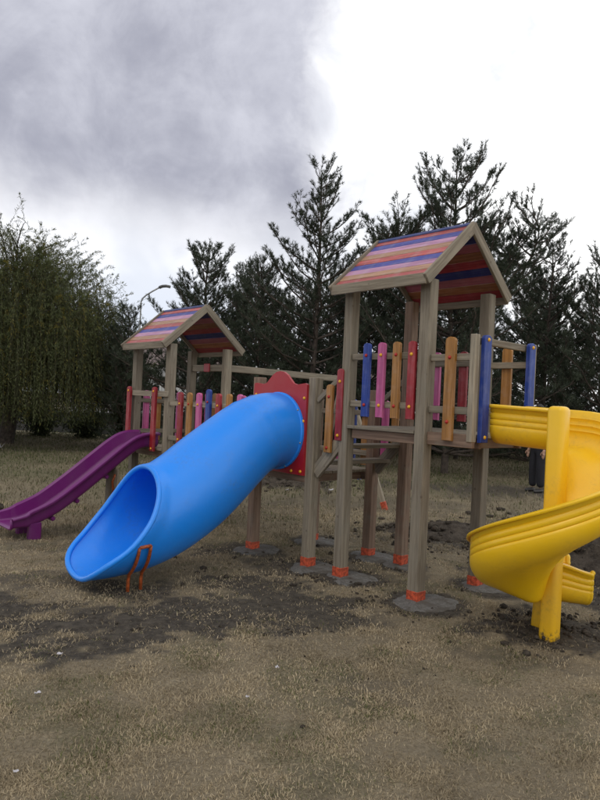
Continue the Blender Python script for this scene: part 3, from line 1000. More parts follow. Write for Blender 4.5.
def spiral_slide():
    AXU, AXV = 1.07, 0.125
    root = thing('spiral_slide', 'yellow plastic spiral slide winding round a pole at the right edge', 'slide', AXU, AXV)
    rc = 0.30; hw = 0.245; wall = 0.285
    # path samples: (u, v, z, out_u, out_v) with 'out' pointing away from the turn
    smp = []
    for u in np.linspace(0.50, AXU, 12, endpoint=False):
        smp.append((u - AXU, rc, 1.325 - 0.004 * (u - .5) * 10, 0.0, 1.0))
    z0 = smp[-1][2]
    T1 = 316
    for th in np.linspace(0, T1, 100):
        a = R(th)
        drop = 0.0041 * th - 0.10 * (1 - math.exp(-th / 30.0)) + 0.10 * (th / 222.0) if th < 222 else None
        zt = np.interp(th, [0, 20, 60, 119, 170, 222, 255, 285, 352], [z0, z0 - 0.05, z0 - 0.23, 0.845, 0.635, 0.425, 0.305, 0.25, 0.225])
        smp.append((rc * math.sin(a), rc * math.cos(a), zt, math.sin(a), math.cos(a)))
    a = R(T1); du, dv = math.cos(a), -math.sin(a)
    bu, bv_ = rc * math.sin(a), rc * math.cos(a)
    for d in np.linspace(0.02, 0.29, 10):
        smp.append((bu + du * d, bv_ + dv * d, 0.238 - 0.02 * d / .27, math.sin(a), math.cos(a)))
    A = np.array(smp)
    # smooth the height
    for _ in range(6):
        A[1:-1, 2] = (A[:-2, 2] + 2 * A[1:-1, 2] + A[2:, 2]) / 4
    prof = trough_profile(hw, wall, 0.11, 6, groove=True)
    rings = []
    for i, (u, v, z, ou, ov) in enumerate(A):
        f = i / (len(A) - 1)
        k = 1 - 0.16 * float(ss(np.array(f), 0.93, 1.0))
        ring = []
        for p, h in prof:
            bank = 0.105 * min(0, p / hw - 1) * float(ss(np.array(f), .08, .2)) * (1 - float(ss(np.array(f), .66, .82)))
            ring.append((u + ou * p, v + ov * p, z + h * k + bank))
        rings.append(ring)
    vs_, fs = sweep(rings)
    tr = solid(obj('trough', mesh_from('trough', vs_, [f[::-1] for f in fs], M_YEL, True, 55), root), 0.016, -1)
    bv, bf = bead(rings[-1][2:-2], 0.018); obj('end_lip', mesh_from('end_lip', bv, bf, M_YEL, True), root)
    # hollow core the turns are moulded on
    obj('core', roundbox('core', 0.128, 0.128, 1.10, 0.036, M_YEL), root, (-0.002, -0.002, 1.064))
    # pole below, square tube with rounded corners
    obj('pole', roundbox('pole', 0.118, 0.118, 0.70, 0.03, M_YPOLE), root, (0.0, 0.0, 0.25))
    l = obj('leg', roundbox('leg', 0.10, 0.13, 0.42, 0.03, M_YPOLE), root, (-0.17, 0.20, 0.15), (0, 0.06, 0.2))
    return root


spiral_slide()

# ------------------------------------------------------------------ terrain
SC_ground = build_ground()
build_grass()


# ------------------------------------------------------------------ heaps of dug earth
def soil_mat():
    m, t, b = mat('dug_soil')
    tcn = N(t, 'ShaderNodeTexCoord'); v = tcn.outputs['Object']
    f = noise(t, v, 9, 6, 0.7); g = noise(t, v, 45, 5, 0.7)
    col = mixc(t, sstep(t, f, 0.3, 0.7), (0.032, 0.026, 0.020), (0.095, 0.078, 0.060))
    col = mixc(t, sstep(t, g, 0.5, 0.75, 0, .5), col, (0.14, 0.12, 0.095))
    t.links.new(col, b.inputs['Base Color']); b.inputs['Roughness'].default_value = 0.97
    b.inputs['Specular IOR Level'].default_value = 0.15
    bump(t, b, mth(t, 'ADD', f, mth(t, 'MULTIPLY', g, .6)), 1.0, 0.03)
    return m


M_SOIL = soil_mat()


def heap(x, y, rx, ry, h, label):
    n = 56; vs_, fs = [], []
    q = np.linspace(-1.25, 1.25, n)
    X, Y = np.meshgrid(q, q); d = np.hypot(X, Y)
    nz_ = fbm(X * 3 + x * 7, Y * 3 + y * 3, 5); n2 = fbm(X * 9 + x, Y * 9 + y, 3)
    Z = h * (np.exp(-(d * 1.55) ** 2) * (0.45 + 1.1 * nz_)) + 0.10 * h * (n2 - .5) * (d < 1) - 0.05 * ss(d, .75, 1.2)
    for i in range(n):
        for j in range(n):
            gx, gy = x + X[i, j] * rx, y + Y[i, j] * ry
            vs_.append((X[i, j] * rx, Y[i, j] * ry, Z[i, j] + ground_z(gx, gy)))
    for i in range(n - 1):
        for j in range(n - 1):
            fs.append((i * n + j, i * n + j + 1, (i + 1) * n + j + 1, (i + 1) * n + j))
    o = obj('earth_heap', mesh_from('earth_heap', vs_, fs, M_SOIL, True), None, (x, y, 0))
    return tag(o, label, 'earth heap', 'heaps of dug earth')


HEAPS = [(3.15, 6.75, 0.75, 0.75, 0.42, 'dark earth heap at the right edge behind the yellow slide'),
         (1.95, 8.35, 0.85, 0.6, 0.14, 'low dark earth heap seen between two legs of the tall tower'),
         (-0.45, 13.0, 1.0, 0.8, 0.32, 'distant dark earth heap below the red panel and tube slide')]
for a in HEAPS: heap(*a)

# loose clods and pebbles
def clods():
    bm = bmesh.new(); bmesh.ops.create_icosphere(bm, subdivisions=1, radius=1)
    bv = np.array([v.co[:] for v in bm.verts]); bf = np.array([[v.index for v in f.verts] for f in bm.faces]); bm.free()
    pos = []
    def scatter(n, cx, cy, rx, ry, s0, s1):
        for _ in range(n):
            pos.append((cx + RNG.normal(0, rx * .55), cy + RNG.normal(0, ry * .55), s0 + (s1 - s0) * RNG.random() ** 3))
    scatter(420, 1.95, 4.78, 0.55, 0.40, 0.004, 0.030); scatter(300, 2.85, 6.3, 0.9, 0.8, 0.006, 0.05); scatter(260, 1.9, 8.2, 1.0, 0.8, 0.007, 0.05)
    scatter(260, -0.45, 12.6, 1.5, 1.0, 0.01, 0.07); scatter(220, -0.9, 4.6, 1.3, 0.5, 0.003, 0.016); scatter(160, 0.2, 6.2, 1.0, .7, .005, .03)
    scatter(200, 1.2, 7.4, 2.0, 1.2, .006, .035); scatter(120, 3.2, 9, 1.5, 1.5, .01, .06); scatter(120, .5, 4.5, 1.6, 1.2, .003, .012)
    scatter(110, 0.95, 5.2, .5, .3, .004, .022); scatter(90, .5, 5.8, .4, .3, .004, .022)
    V, F = [], []
    for k, (x, y, s) in enumerate(pos):
        j = bv * (1 + RNG.normal(0, .18, (len(bv), 1))) * s * np.array([1, 1, .7]) * (1 + .3 * RNG.normal(0, 1, 3).clip(-1, 1))
        hz = 0.0
        for hx, hy, rx, ry, h, _ in HEAPS:
            dd = math.hypot((x - hx) / rx, (y - hy) / ry); hz = max(hz, h * 0.95 * math.exp(-(dd * 1.55) ** 2))
        V.append(j + np.array([x, y, ground_z(x, y) + s * .25 + hz])); F.append(bf + k * len(bv))
    me = raw_mesh('soil_clods', np.concatenate(V), 3, np.concatenate(F)); me.materials.append(M_SOIL)
    tag(obj('soil_clods', me), 'loose dark soil clods scattered over the bare patches', 'soil', kind='stuff')


clods()

# ------------------------------------------------------------------ litter
M_PAPER = plain('white_paper', (0.52, 0.50, 0.52), 0.7, nz=30, amt=0.15)
M_BLUEBAG = plain('blue_plastic_bag', (0.02, 0.12, 0.55), 0.4, nz=30, amt=0.2)


def scrap(x, y, s, m, label, seed):
    rg = np.random.default_rng(seed); n = 5; vs_, fs = [], []
    for i in range(n):
        for j in range(n):
            a, b = i / (n - 1) - .5, j / (n - 1) - .5
            vs_.append((a * s * .7 * (1 + .5 * rg.random()), b * s * .45 * (1 + .5 * rg.random()), s * (.12 + .30 * rg.random() + .5 * abs(a) * rg.random())))
    for i in range(n - 1):
        for j in range(n - 1):
            fs.append((i * n + j, i * n + j + 1, (i + 1) * n + j + 1, (i + 1) * n + j))
    o = obj('paper_scrap' if m is M_PAPER else 'plastic_bag', mesh_from('scrap', vs_, fs, m), None, (x, y, ground_z(x, y) + 0.012), (0, 0, seed))
    md = o.modifiers.new('t', 'SOLIDIFY'); md.thickness = 0.002
    tag(o, label, 'litter', 'litter on the grass')


for k, (x, y, s, m, l) in enumerate((
        (-1.33, 3.86, 0.035, M_PAPER, 'white paper scrap on the grass at the edge of the dark soil, far left'),
        (-1.26, 3.35, 0.032, M_PAPER, 'lilac white paper scrap in the grass, lower left'),
        (-0.06, 3.82, 0.030, M_PAPER, 'bright white paper scrap in the middle of the foreground grass'),
        (-0.20, 3.43, 0.020, M_PAPER, 'tiny white paper scrap just below the bright middle one'),
        (-1.07, 2.66, 0.022, M_PAPER, 'small white paper scrap in the bottom left corner'),
        (1.28, 13.4, 0.26, M_BLUEBAG, 'crumpled blue plastic bag far behind the legs of the tall tower'),
        (2.46, 12.66, 0.12, M_PAPER, 'white scrap far behind, left of the yellow slide core'),
        (0.62, 11.7, 0.09, M_PAPER, 'white scrap far behind, between the tall tower legs'),
        (-0.15, 11.4, 0.09, M_PAPER, 'white scrap far behind, under the red panel'),
        (-8.2, 17.9, 0.45, M_PAPER, 'white litter lying in front of the weeping tree'))):
    scrap(x, y, s, m, l, k + 3)

# dark stone at the left edge
bm = bmesh.new(); bmesh.ops.create_icosphere(bm, subdivisions=2, radius=0.10)
for v in bm.verts: v.co = v.co * (1 + 0.25 * (random.random() - .5)); v.co.z *= 0.75
me = bpy.data.meshes.new('stone'); bm.to_mesh(me); bm.free(); me.materials.append(M_SOIL)
tag(obj('stone', me, None, (-4.12, 9.1, ground_z(-4.12, 9.1) + 0.05)), 'dark lump of stone at the left edge above the purple slide end', 'stone')


# ------------------------------------------------------------------ trees
def tubes(segs, n=5):
    """segs: list of (points Nx3, radii N) -> verts, quad faces"""
    V, F, off = [], [], 0
    for P, rad in segs:
        P = np.asarray(P, float); m = len(P)
        T = np.gradient(P, axis=0); T /= np.linalg.norm(T, axis=1)[:, None] + 1e-9
        ref = np.array([0.31, 0.17, 0.93]) if abs(T[0, 2]) < 0.8 else np.array([0.9, 0.3, 0.1])
        s = np.cross(T, ref); s /= np.linalg.norm(s, axis=1)[:, None] + 1e-9; w = np.cross(s, T)
        a = np.arange(n) * 2 * np.pi / n
        ring = P[:, None, :] + (s[:, None, :] * np.cos(a)[None, :, None] + w[:, None, :] * np.sin(a)[None, :, None]) * np.asarray(rad)[:, None, None]
        V.append(ring.reshape(-1, 3))
        i = (np.arange(m - 1)[:, None] * n + np.arange(n)[None, :]); j = (np.arange(m - 1)[:, None] * n + (np.arange(n)[None, :] + 1) % n)
        F.append(np.stack([i, j, j + n, i + n], -1).reshape(-1, 4) + off); off += m * n
    return np.concatenate(V), np.concatenate(F)


M_BARK = plain('pine_bark', (0.075, 0.058, 0.045), 0.95, nz=9, amt=0.5)
M_NEEDLE = tint_mat('pine_needles', 0.6, 0.18, 0.35)
M_LEAF = tint_mat('willow_leaves', 0.6, 0.35, 0.3)


def needles(P, D, L, per, nl, w, rg, ca, cb):
    """P, D, L arrays of twigs -> triangles of needles along them"""
    k = len(P)
    idx = np.repeat(np.arange(k), per); n = len(idx)
    t = rg.random(n) ** 0.8
    D = D / (np.linalg.norm(D, axis=1)[:, None] + 1e-9)
    base = P[idx] + D[idx] * (L[idx] * (0.1 + 0.9 * t))[:, None]
    r = rg.normal(0, 1, (n, 3)); r -= D[idx] * (r * D[idx]).sum(1)[:, None]; r /= np.linalg.norm(r, axis=1)[:, None] + 1e-9
    d = D[idx] * (0.55 + 0.35 * rg.random(n))[:, None] + r * 0.8; d[:, 2] += 0.15; d /= np.linalg.norm(d, axis=1)[:, None]
    ln = nl * (0.6 + 0.6 * rg.random(n))
    s = np.cross(d, rg.normal(0, 1, (n, 3))); s /= np.linalg.norm(s, axis=1)[:, None] + 1e-9
    V = np.concatenate([base - s * w, base + s * w, base + d * ln[:, None]])
    i = np.arange(n); F = np.stack([i, i + n, i + 2 * n], 1)
    tone = np.repeat(rg.random(k), per)[:, None] * .65 + rg.random((n, 1)) * .35
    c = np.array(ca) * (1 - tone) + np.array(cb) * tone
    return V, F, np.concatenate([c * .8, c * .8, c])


def make_pine(H, Rm, seed, open_top=0.0, low=0.07, gap=0.40, lean=0.0, forks=0, pexp=0.72):
    rg = np.random.default_rng(seed)
    segs, segs2, P, D, L = [], [], [], [], []
    m = 14; tz = np.linspace(0, 1, m)
    wob = np.cumsum(rg.normal(0, .02, (m, 2)), 0)
    tp = np.stack([wob[:, 0] + lean * tz * H, wob[:, 1], tz * H], 1)
    segs.append((tp, 0.011 * H * (1 - tz) ** .8 + 0.012))
    leaders = [(tp, 0.0)]
    for k in range(forks):
        z0 = H * rg.uniform(.42, .56); a = rg.uniform(0, 6.28); b = np.array([np.interp(z0, tp[:, 2], tp[:, 0]), np.interp(z0, tp[:, 2], tp[:, 1]), z0])
        q = np.linspace(0, 1, 8)[:, None]; hl = H * (rg.uniform(.26, .36) if k % 2 == 0 else rg.uniform(.20, .27))
        a = (0.2 + math.pi * k) + rg.normal(0, .5)
        sp_ = np.array([math.cos(a), math.sin(a), 0]) * hl * rg.uniform(.5, .85)
        pts = b + sp_ * (1 - (1 - q) ** 2) + np.array([0, 0, 1]) * hl * q ** 1.2
        segs.append((pts, 0.0055 * H * (1 - q[:, 0]) ** .8 + 0.01)); leaders.append((pts, z0))
    def twig(p, d, l):
        P.append(p); D.append(d); L.append(l)
    for li, (tp_, zb) in enumerate(leaders):
        top = tp_[-1, 2]
        z = low * H if li == 0 else zb + 0.5
        while z < top - 0.12:
            h = z / H
            nb = rg.integers(4, 7) if h < 0.85 else rg.integers(3, 5)
            a0 = rg.uniform(0, 6.28)
            for k in range(nb):
                if h > .55 and rg.random() < open_top * 0.5: continue
                az = a0 + 2 * np.pi * k / nb + rg.normal(0, .25)
                prof = (1 - h) ** pexp * (1 - 0.25 * max(0, .3 - h) / .3)
                bl = (Rm * prof + 0.30) * rg.uniform(.6, 1.12) * (0.55 if li else 1.0) * (1 - .25 * open_top * (h > .6))
                el = R(6 + 30 * h ** 1.3) + rg.normal(0, .13)
                q = np.linspace(0, 1, 6)
                e = el + q * 0.62 - 0.12
                st = bl / 5
                dx_ = np.r_[0, np.cumsum(np.cos(e[1:]) * st)]; dz_ = np.r_[0, np.cumsum(np.sin(e[1:]) * st)]
                bx_ = np.interp(z, tp_[:, 2], tp_[:, 0]); by_ = np.interp(z, tp_[:, 2], tp_[:, 1])
                azq = az + np.cumsum(rg.normal(0, .07, 6))
                pts = np.stack([bx_ + dx_ * np.cos(azq), by_ + dx_ * np.sin(azq), z + dz_], 1)
                segs.append((pts, (0.010 + 0.016 * bl / 2) * (1 - q) ** .9 + 0.004))
                nt = max(3, int(bl / 0.17))
                for t in np.linspace(0.22, 1.0, nt):
                    p = np.array([np.interp(t, q, pts[:, j]) for j in range(3)])
                    d0 = pts[min(5, int(t * 5) + 1)] - pts[max(0, int(t * 5) - 1)]; d0 /= np.linalg.norm(d0) + 1e-9
                    for sgn in ((-1, 1) if t < .97 else (0,)):
                        if rg.random() < .12 + .25 * open_top: continue
                        ang = sgn * rg.uniform(.5, 1.05)
                        ca, sa = math.cos(ang), math.sin(ang)
                        d = np.array([d0[0] * ca - d0[1] * sa, d0[0] * sa + d0[1] * ca, d0[2] + rg.uniform(.12, .7)])
                        dn = d / np.linalg.norm(d)
                        bl2 = rg.uniform(.16, .42) * (1.35 - .75 * t) * (1 if sgn else .3)
                        e1 = p + dn * bl2
                        if bl2 > .12: segs2.append((np.stack([p, e1]), np.array([.007, .004])))
                        twig(e1 - dn * .05, dn, rg.uniform(.15, .25))
                        if bl2 > .2:
                            for _ in range(2): twig(p + dn * bl2 * rg.uniform(.35, .85), dn + rg.normal(0, .5, 3) + np.array([0, 0, .3]), rg.uniform(.13, .22))
            z += gap * rg.uniform(.75, 1.2) * (1 - .35 * h)
        d = tp_[-1] - tp_[-2]
        twig(tp_[-1] - d * .2, d, .34); twig(tp_[-1] - d * .5, d + np.array([.1, .05, 0]), .3)
    V, F = tubes(segs); V2, F2 = tubes(segs2, 3); F = np.concatenate([F, F2 + len(V)]); V = np.concatenate([V, V2])
    tm = raw_mesh('pine_trunk', V, 4, F); tm.materials.append(M_BARK); tm.shade_smooth()
    P_, D_, L_ = np.array(P), np.array(D), np.array(L)
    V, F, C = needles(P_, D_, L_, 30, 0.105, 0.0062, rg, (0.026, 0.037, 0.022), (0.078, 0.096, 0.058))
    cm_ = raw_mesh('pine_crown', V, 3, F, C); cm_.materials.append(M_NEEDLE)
    return tm, cm_


def pine(x, y, meshes, label, s=1.0, rz=0.0, group='pine trees behind the playground'):
    o = bpy.data.objects.new('pine_tree', None); link(o); o.location = (x, y, ground_z(x, y) - 0.05); o.scale = (s, s, s); o.rotation_euler = (0, 0, rz)
    tag(o, label, 'pine tree', group)
    obj('trunk', meshes[0], o); obj('crown', meshes[1], o)
    return o


PA = make_pine(8.0, 3.3, 11, open_top=0.55, gap=.44, pexp=.66)
PB = make_pine(8.1, 3.5, 12, open_top=0.35, gap=.46, forks=4, pexp=.50)
PC = make_pine(6.9, 2.7, 13, open_top=0.25, gap=.42)
PD = make_pine(5.6, 2.5, 14, open_top=0.1, gap=.40)
PE = make_pine(6.0, 2.8, 15, open_top=0.15, gap=.40)
pine(0.25, 17.0, PA, 'tallest slender pine with a sparse open top left of the near tower roof', 0.94)
pine(3.60, 16.1, PB, 'wide forked pine with several leaders rising behind the near tower roof', 0.95)
pine(6.15, 17.0, PC, 'dense conical pine at the right, above the yellow slide', 0.87)
pine(7.35, 16.2, PD, 'low pine at the right edge of the picture', 0.97, 1.2)
pine(-2.75, 18.6, PE, 'bushy pine right behind the roof of the far tower', 1.0, .4)
pine(-1.15, 17.8, PD, 'short dense pine between the far tower and the tallest pine', 0.92, 2.6)
pine(1.85, 17.6, PC, 'mid sized pine just left of the near tower roof', 0.86, 4.1)
pine(-1.55, 21.5, PE, 'dark pine in the dense back row of the pine belt', 0.98, 3.3)
bk = 'dark pine in the dense back row of the pine belt'
for x, y, mm, s, rz in ((0.9, 22.5, PC, .92, 1.9), (2.9, 21.5, PE, .95, 5.2), (5.0, 21.0, PD, 1.12, .7), (7.4, 21.5, PE, .98, 2.2), (9.6, 21.0, PC, .86, 3.9), (-3.9, 23.5, PD, .95, 5.6),
                         (11.5, 22, PE, .9, 1.1), (-2.3, 24.5, PC, .95, 1.0), (1.9, 24.2, PE, 1.1, .2), (6.3, 24.5, PC, .82, 5.0), (8.7, 24, PE, 1.05, 4), (4.3, 25, PC, .95, 2.4), (-0.3, 25.5, PC, .92, .3)):
    pine(x, y, mm, bk, s, rz)
pine(-5.15, 19.6, PD, 'small dark pine between the weeping tree and the far tower', 0.74, 4.4)


def weeping_tree():
    rg = np.random.default_rng(21)
    X0, Y0 = -9.1, 20.5
    root = bpy.data.objects.new('weeping_tree', None); link(root); root.location = (X0, Y0, ground_z(X0, Y0) - .05)
    tag(root, 'large feathery weeping tree filling the left edge of the picture', 'tree')
    segs, P, D, L = [], [], [], []
    q = np.linspace(0, 1, 10)
    segs.append((np.stack([.15 * np.sin(q * 3), .1 * q, q * 3.2], 1), 0.26 - 0.10 * q))
    limbs = []
    RD, ZT = 3.45, 6.3
    def dome(r): return 2.0 + (ZT - 2.0) * (1 - (np.minimum(r, RD) / RD) ** 2.6) ** .55
    for k in range(60):
        a = rg.uniform(0, 6.28); reach = RD * rg.random() ** .6 * .96; zt = float(dome(np.array(reach))) * rg.uniform(.72, 1.0); z0 = rg.uniform(1.2, 3.0)
        pts = np.stack([math.cos(a) * reach * q ** 1.1, math.sin(a) * reach * q ** 1.1, z0 + (zt - z0) * np.sin(q * 1.5) / math.sin(1.5)], 1)
        pts[:, :2] += np.cumsum(rg.normal(0, .03, (10, 2)), 0)
        segs.append((pts, .065 * (1 - q) ** .8 + .008)); limbs.append(pts)
        for j in range(7):
            t = rg.uniform(.4, 1); b = np.array([np.interp(t, q, pts[:, c]) for c in range(3)])
            a2 = a + rg.normal(0, .9); r2 = rg.uniform(.3, 1.0)
            p2 = b + np.stack([math.cos(a2) * r2 * q, math.sin(a2) * r2 * q, rg.uniform(.1, .7) * np.sin(q * 1.9)], 1)
            segs.append((p2, .018 * (1 - q) + .004)); limbs.append(p2)
    V, F = tubes(segs); tm = raw_mesh('weeping_trunk', V, 4, F); tm.materials.append(M_BARK); tm.shade_smooth()
    obj('trunk', tm, root)
    # hanging strands of fine leaves
    n = 9800
    h1 = n // 3
    li = rg.integers(0, len(limbs), h1); t = rg.random(h1) ** .7
    b1 = np.array([[np.interp(tt, q, limbs[l][:, c]) for c in range(3)] for l, tt in zip(li, t)])
    rr = RD * rg.random(n - h1) ** .45; aa = rg.random(n - h1) * 6.283
    lob = 1 + .10 * np.sin(3 * aa + 1) + .07 * np.sin(7 * aa)
    b2 = np.stack([rr * lob * np.cos(aa), rr * lob * np.sin(aa), dome(rr) * rg.uniform(.62, 1.0, n - h1)], 1)
    base = np.concatenate([b1, b2])
    az = np.arctan2(base[:, 1], base[:, 0]) + rg.normal(0, .8, n)
    ln = rg.uniform(.85, 1.2, n) * np.maximum(.6, (base[:, 2] - .4) * rg.random(n) ** .25)
    up = rg.random(n) < .10 + .25 * (base[:, 2] > 4.8)
    ln[up] = rg.uniform(.4, 1.2, up.sum())
    out = rg.uniform(.06, .26, n)
    out[up] = rg.uniform(.2, .75, up.sum())
    per = 38
    idx = np.repeat(np.arange(n), per); tt = np.tile(np.linspace(.04, 1, per), n) + rg.normal(0, .02, n * per)
    # upright twigs rise and arch, the others hang
    rise = np.where(up, .75, .18)[idx] * ln[idx]; fall = np.where(up, .25, 1.0)[idx] * ln[idx]
    hz = out[idx] * ln[idx] * (1 - (1 - np.clip(tt, 0, 1)) ** 1.7) * np.where(up, 1.4, 1)[idx]
    pos = base[idx] + np.stack([np.cos(az[idx]) * hz, np.sin(az[idx]) * hz, rise * tt * 1.6 - (fall + rise * .6) * tt ** 2], 1)
    PP = pos.reshape(n, per, 3)[:, ::5, :]; kk = PP.shape[1]
    keep = pos[:, 2] > .45 + .5 * np.abs(np.sin(idx * 1.7))
    pos = pos[keep]; idx = idx[keep]; m = len(pos)
    d = np.stack([np.cos(az[idx]) * .4, np.sin(az[idx]) * .4, np.where(up[idx], .5, -.8)], 1) + rg.normal(0, .45, (m, 3)); d /= np.linalg.norm(d, axis=1)[:, None]
    s = np.cross(d, rg.normal(0, 1, (m, 3))); s /= np.linalg.norm(s, axis=1)[:, None]
    l = rg.uniform(.07, .14, m)[:, None]; w = rg.uniform(.005, .010, m)[:, None]
    V = np.concatenate([pos, pos + d * l * .5 + s * w, pos + d * l, pos + d * l * .5 - s * w])
    i = np.arange(m); F = np.stack([i, i + m, i + 2 * m, i + 3 * m], 1)
    tone = (rg.random(n)[idx] * .75 + rg.random(m) * .25)[:, None]
    c = np.array([.052, .066, .026]) * (1 - tone) + np.array([.150, .170, .064]) * tone
    au = (rg.random(n)[idx] < .12)[:, None]
    c = np.where(au, c * np.array([1.55, 1.15, .6]), c)
    # the whip-like twigs that carry the leaves
    sw_ = rg.normal(0, 1, (n, 1, 3)); sw_ /= np.linalg.norm(sw_, axis=2)[..., None]; sw_ = sw_ * .004
    va, vb = (PP - sw_), (PP + sw_)
    ii = np.arange(n * kk).reshape(n, kk); a_, b_ = ii[:, :-1].ravel(), ii[:, 1:].ravel()
    ok = PP.reshape(-1, 3)[b_, 2] > .6; a_, b_ = a_[ok], b_[ok]
    o3 = len(V); o4 = o3 + n * kk
    c_all = np.concatenate([np.tile(c, (4, 1)), np.tile(np.array([[.06, .055, .03]]), (2 * n * kk, 1))])
    V = np.concatenate([V, va.reshape(-1, 3), vb.reshape(-1, 3)]); F = np.concatenate([F, np.stack([a_ + o3, b_ + o3, b_ + o4, a_ + o4], 1)])
    cm_ = raw_mesh('weeping_crown', V, 4, F, c_all); cm_.materials.append(M_LEAF)
    obj('crown', cm_, root)


weeping_tree()


def shrub(x, y, h, r, label, seed):
    rg = np.random.default_rng(seed)
    root = bpy.data.objects.new('shrub', None); link(root); root.location = (x, y, ground_z(x, y) - .03)
    tag(root, label, 'shrub', 'dark shrubs along the wall')
    q = np.linspace(0, 1, 6); segs = []; tips = []
    for k in range(22):
        a = rg.uniform(0, 6.28); rr = r * rg.uniform(.2, 1); hh = h * rg.uniform(.55, 1)
        pts = np.stack([math.cos(a) * rr * q ** 1.3, math.sin(a) * rr * q ** 1.3, hh * q], 1); segs.append((pts, .02 * (1 - q) + .004)); tips.append(pts)
    V, F = tubes(segs, 4); tm = raw_mesh('shrub_stems', V, 4, F); tm.materials.append(M_BARK); obj('stem', tm, root)
    m = 5200
    li = rg.integers(0, 22, m); t = rg.random(m) ** .6
    pos = np.array([[np.interp(a, q, tips[l][:, c]) for c in range(3)] for l, a in zip(li, t)]) + rg.normal(0, .16, (m, 3)) * np.array([1, 1, .8])
    pos[:, 2] = np.maximum(pos[:, 2], .03)
    d = rg.normal(0, 1, (m, 3)); d /= np.linalg.norm(d, axis=1)[:, None]; s = np.cross(d, rg.normal(0, 1, (m, 3))); s /= np.linalg.norm(s, axis=1)[:, None]
    V = np.concatenate([pos - d * .05, pos + s * .022, pos + d * .05, pos - s * .022]); i = np.arange(m)
    tone = rg.random((m, 1)); c = np.array([.02, .028, .013]) * (1 - tone) + np.array([.075, .088, .035]) * tone
    cm_ = raw_mesh('shrub_leaves', V, 4, np.stack([i, i + m, i + 2 * m, i + 3 * m], 1), np.tile(c, (4, 1))); cm_.materials.append(M_LEAF); obj('crown', cm_, root)


sl = 'dark leafy shrub in the row under the back pines'
shrub(-5.6, 21.3, 3.2, 1.0, 'tall dark shrub between the weeping tree and the purple slide', 31)
for k, (x, y, h, r) in enumerate(((-2.6, 21.5, 1.9, 1.2), (0.2, 22.2, 1.7, 1.4), (2.4, 22.6, 1.8, 1.4), (4.6, 22.9, 1.7, 1.4), (6.8, 22.9, 1.9, 1.5), (9.0, 22.6, 1.8, 1.5), (11.2, 22.8, 1.8, 1.5), (13.2, 22.5, 1.9, 1.5))):
    shrub(x, y, h, r, sl, 40 + k)

for k, (x, h) in enumerate(((-13.2, 1.35), (-11.4, 1.2), (-9.6, 1.4), (-7.9, 1.15))):  # added shrubs that cover and darken the left stretch of wall
    shrub(x, 24.6, h, 1.15, 'low dark shrub added to darken the boundary wall behind the weeping tree', 60 + k)

# ------------------------------------------------------------------ boundary wall, building, lamp
M_WALL = plain('grey_render', (0.13, 0.13, 0.125), 0.9, nz=2.2, amt=0.35)
M_WALL2 = plain('wall_coping', (0.19, 0.19, 0.185), 0.9, nz=3, amt=0.3)
wl = bpy.data.objects.new('boundary_wall', None); link(wl); wl.location = (0, 26.0, -0.05); wl.rotation_euler = (0, 0, R(-1.5))
tag(wl, 'low grey boundary wall running behind the weeping tree and the pines', 'wall')
pm_ = boxmesh(2.36, 0.18, 0.78, M_WALL, 0.01); cm2 = boxmesh(2.43, 0.26, 0.07, M_WALL2, 0.01); pp = boxmesh(0.22, 0.26, 0.86, M_WALL2, 0.012)
for k in range(24):
    x = -33 + 2.6 * k
    obj('wall_panel', pm_, wl, (x, 0, 0.39)); obj('coping', cm2, wl, (x, 0, 0.816)); obj('pier', pp, wl, (x + 1.3, 0, 0.43))

M_BLD = plain('pale_render', (0.50, 0.50, 0.49), 0.85, nz=1.5, amt=0.15)
M_ROOF = plain('dull_roof', (0.16, 0.12, 0.11), 0.8, nz=4)
M_GLASS = plain('dark_window_glass', (0.03, 0.035, 0.04), 0.12, nz=3, amt=.1)
M_TRIM = plain('white_trim', (0.62, 0.62, 0.60), 0.6, nz=9, amt=.1)


def house(x, y, w, h, d, label, cols, rows):
    o = bpy.data.objects.new('house', None); link(o); o.location = (x, y, -.05); tag(o, label, 'house')
    obj('wall', boxmesh(w, d, h, M_BLD, 0.02), o, (0, 0, h / 2))
    obj('plinth', boxmesh(w + .1, d + .1, .5, M_WALL, 0.02), o, (0, 0, .25))
    vs_ = [(-w / 2 - .4, -d / 2 - .4, h), (w / 2 + .4, -d / 2 - .4, h), (w / 2 + .4, d / 2 + .4, h), (-w / 2 - .4, d / 2 + .4, h), (-w / 2 + d * .35, 0, h + d * .22), (w / 2 - d * .35, 0, h + d * .22)]
    obj('roof', mesh_from('roof', vs_, [(3, 2, 1, 0), (0, 1, 5, 4), (1, 2, 5), (2, 3, 4, 5), (3, 0, 4)], M_ROOF), o, (0, 0, .015))
    wm = boxmesh(1.15, .10, 1.35, M_TRIM, .01); pm2 = boxmesh(.46, .03, 1.15, M_GLASS, .004)
    for r in range(rows):
        for c in range(cols):
            wx = -w / 2 + w * (c + .5) / cols
            f = obj('window', wm, o, (wx, -d / 2 - .03, 1.65 + 2.9 * r))
            for s in (-1, 1): obj('pane', pm2, f, (s * .26, -.045, 0))


house(-8.6, 42, 9.2, 3.4, 8, 'pale low house behind the boundary wall at the left', 3, 1)
house(6.5, 52, 16, 3.4, 9, 'pale low house hidden far behind the pine belt', 5, 1)

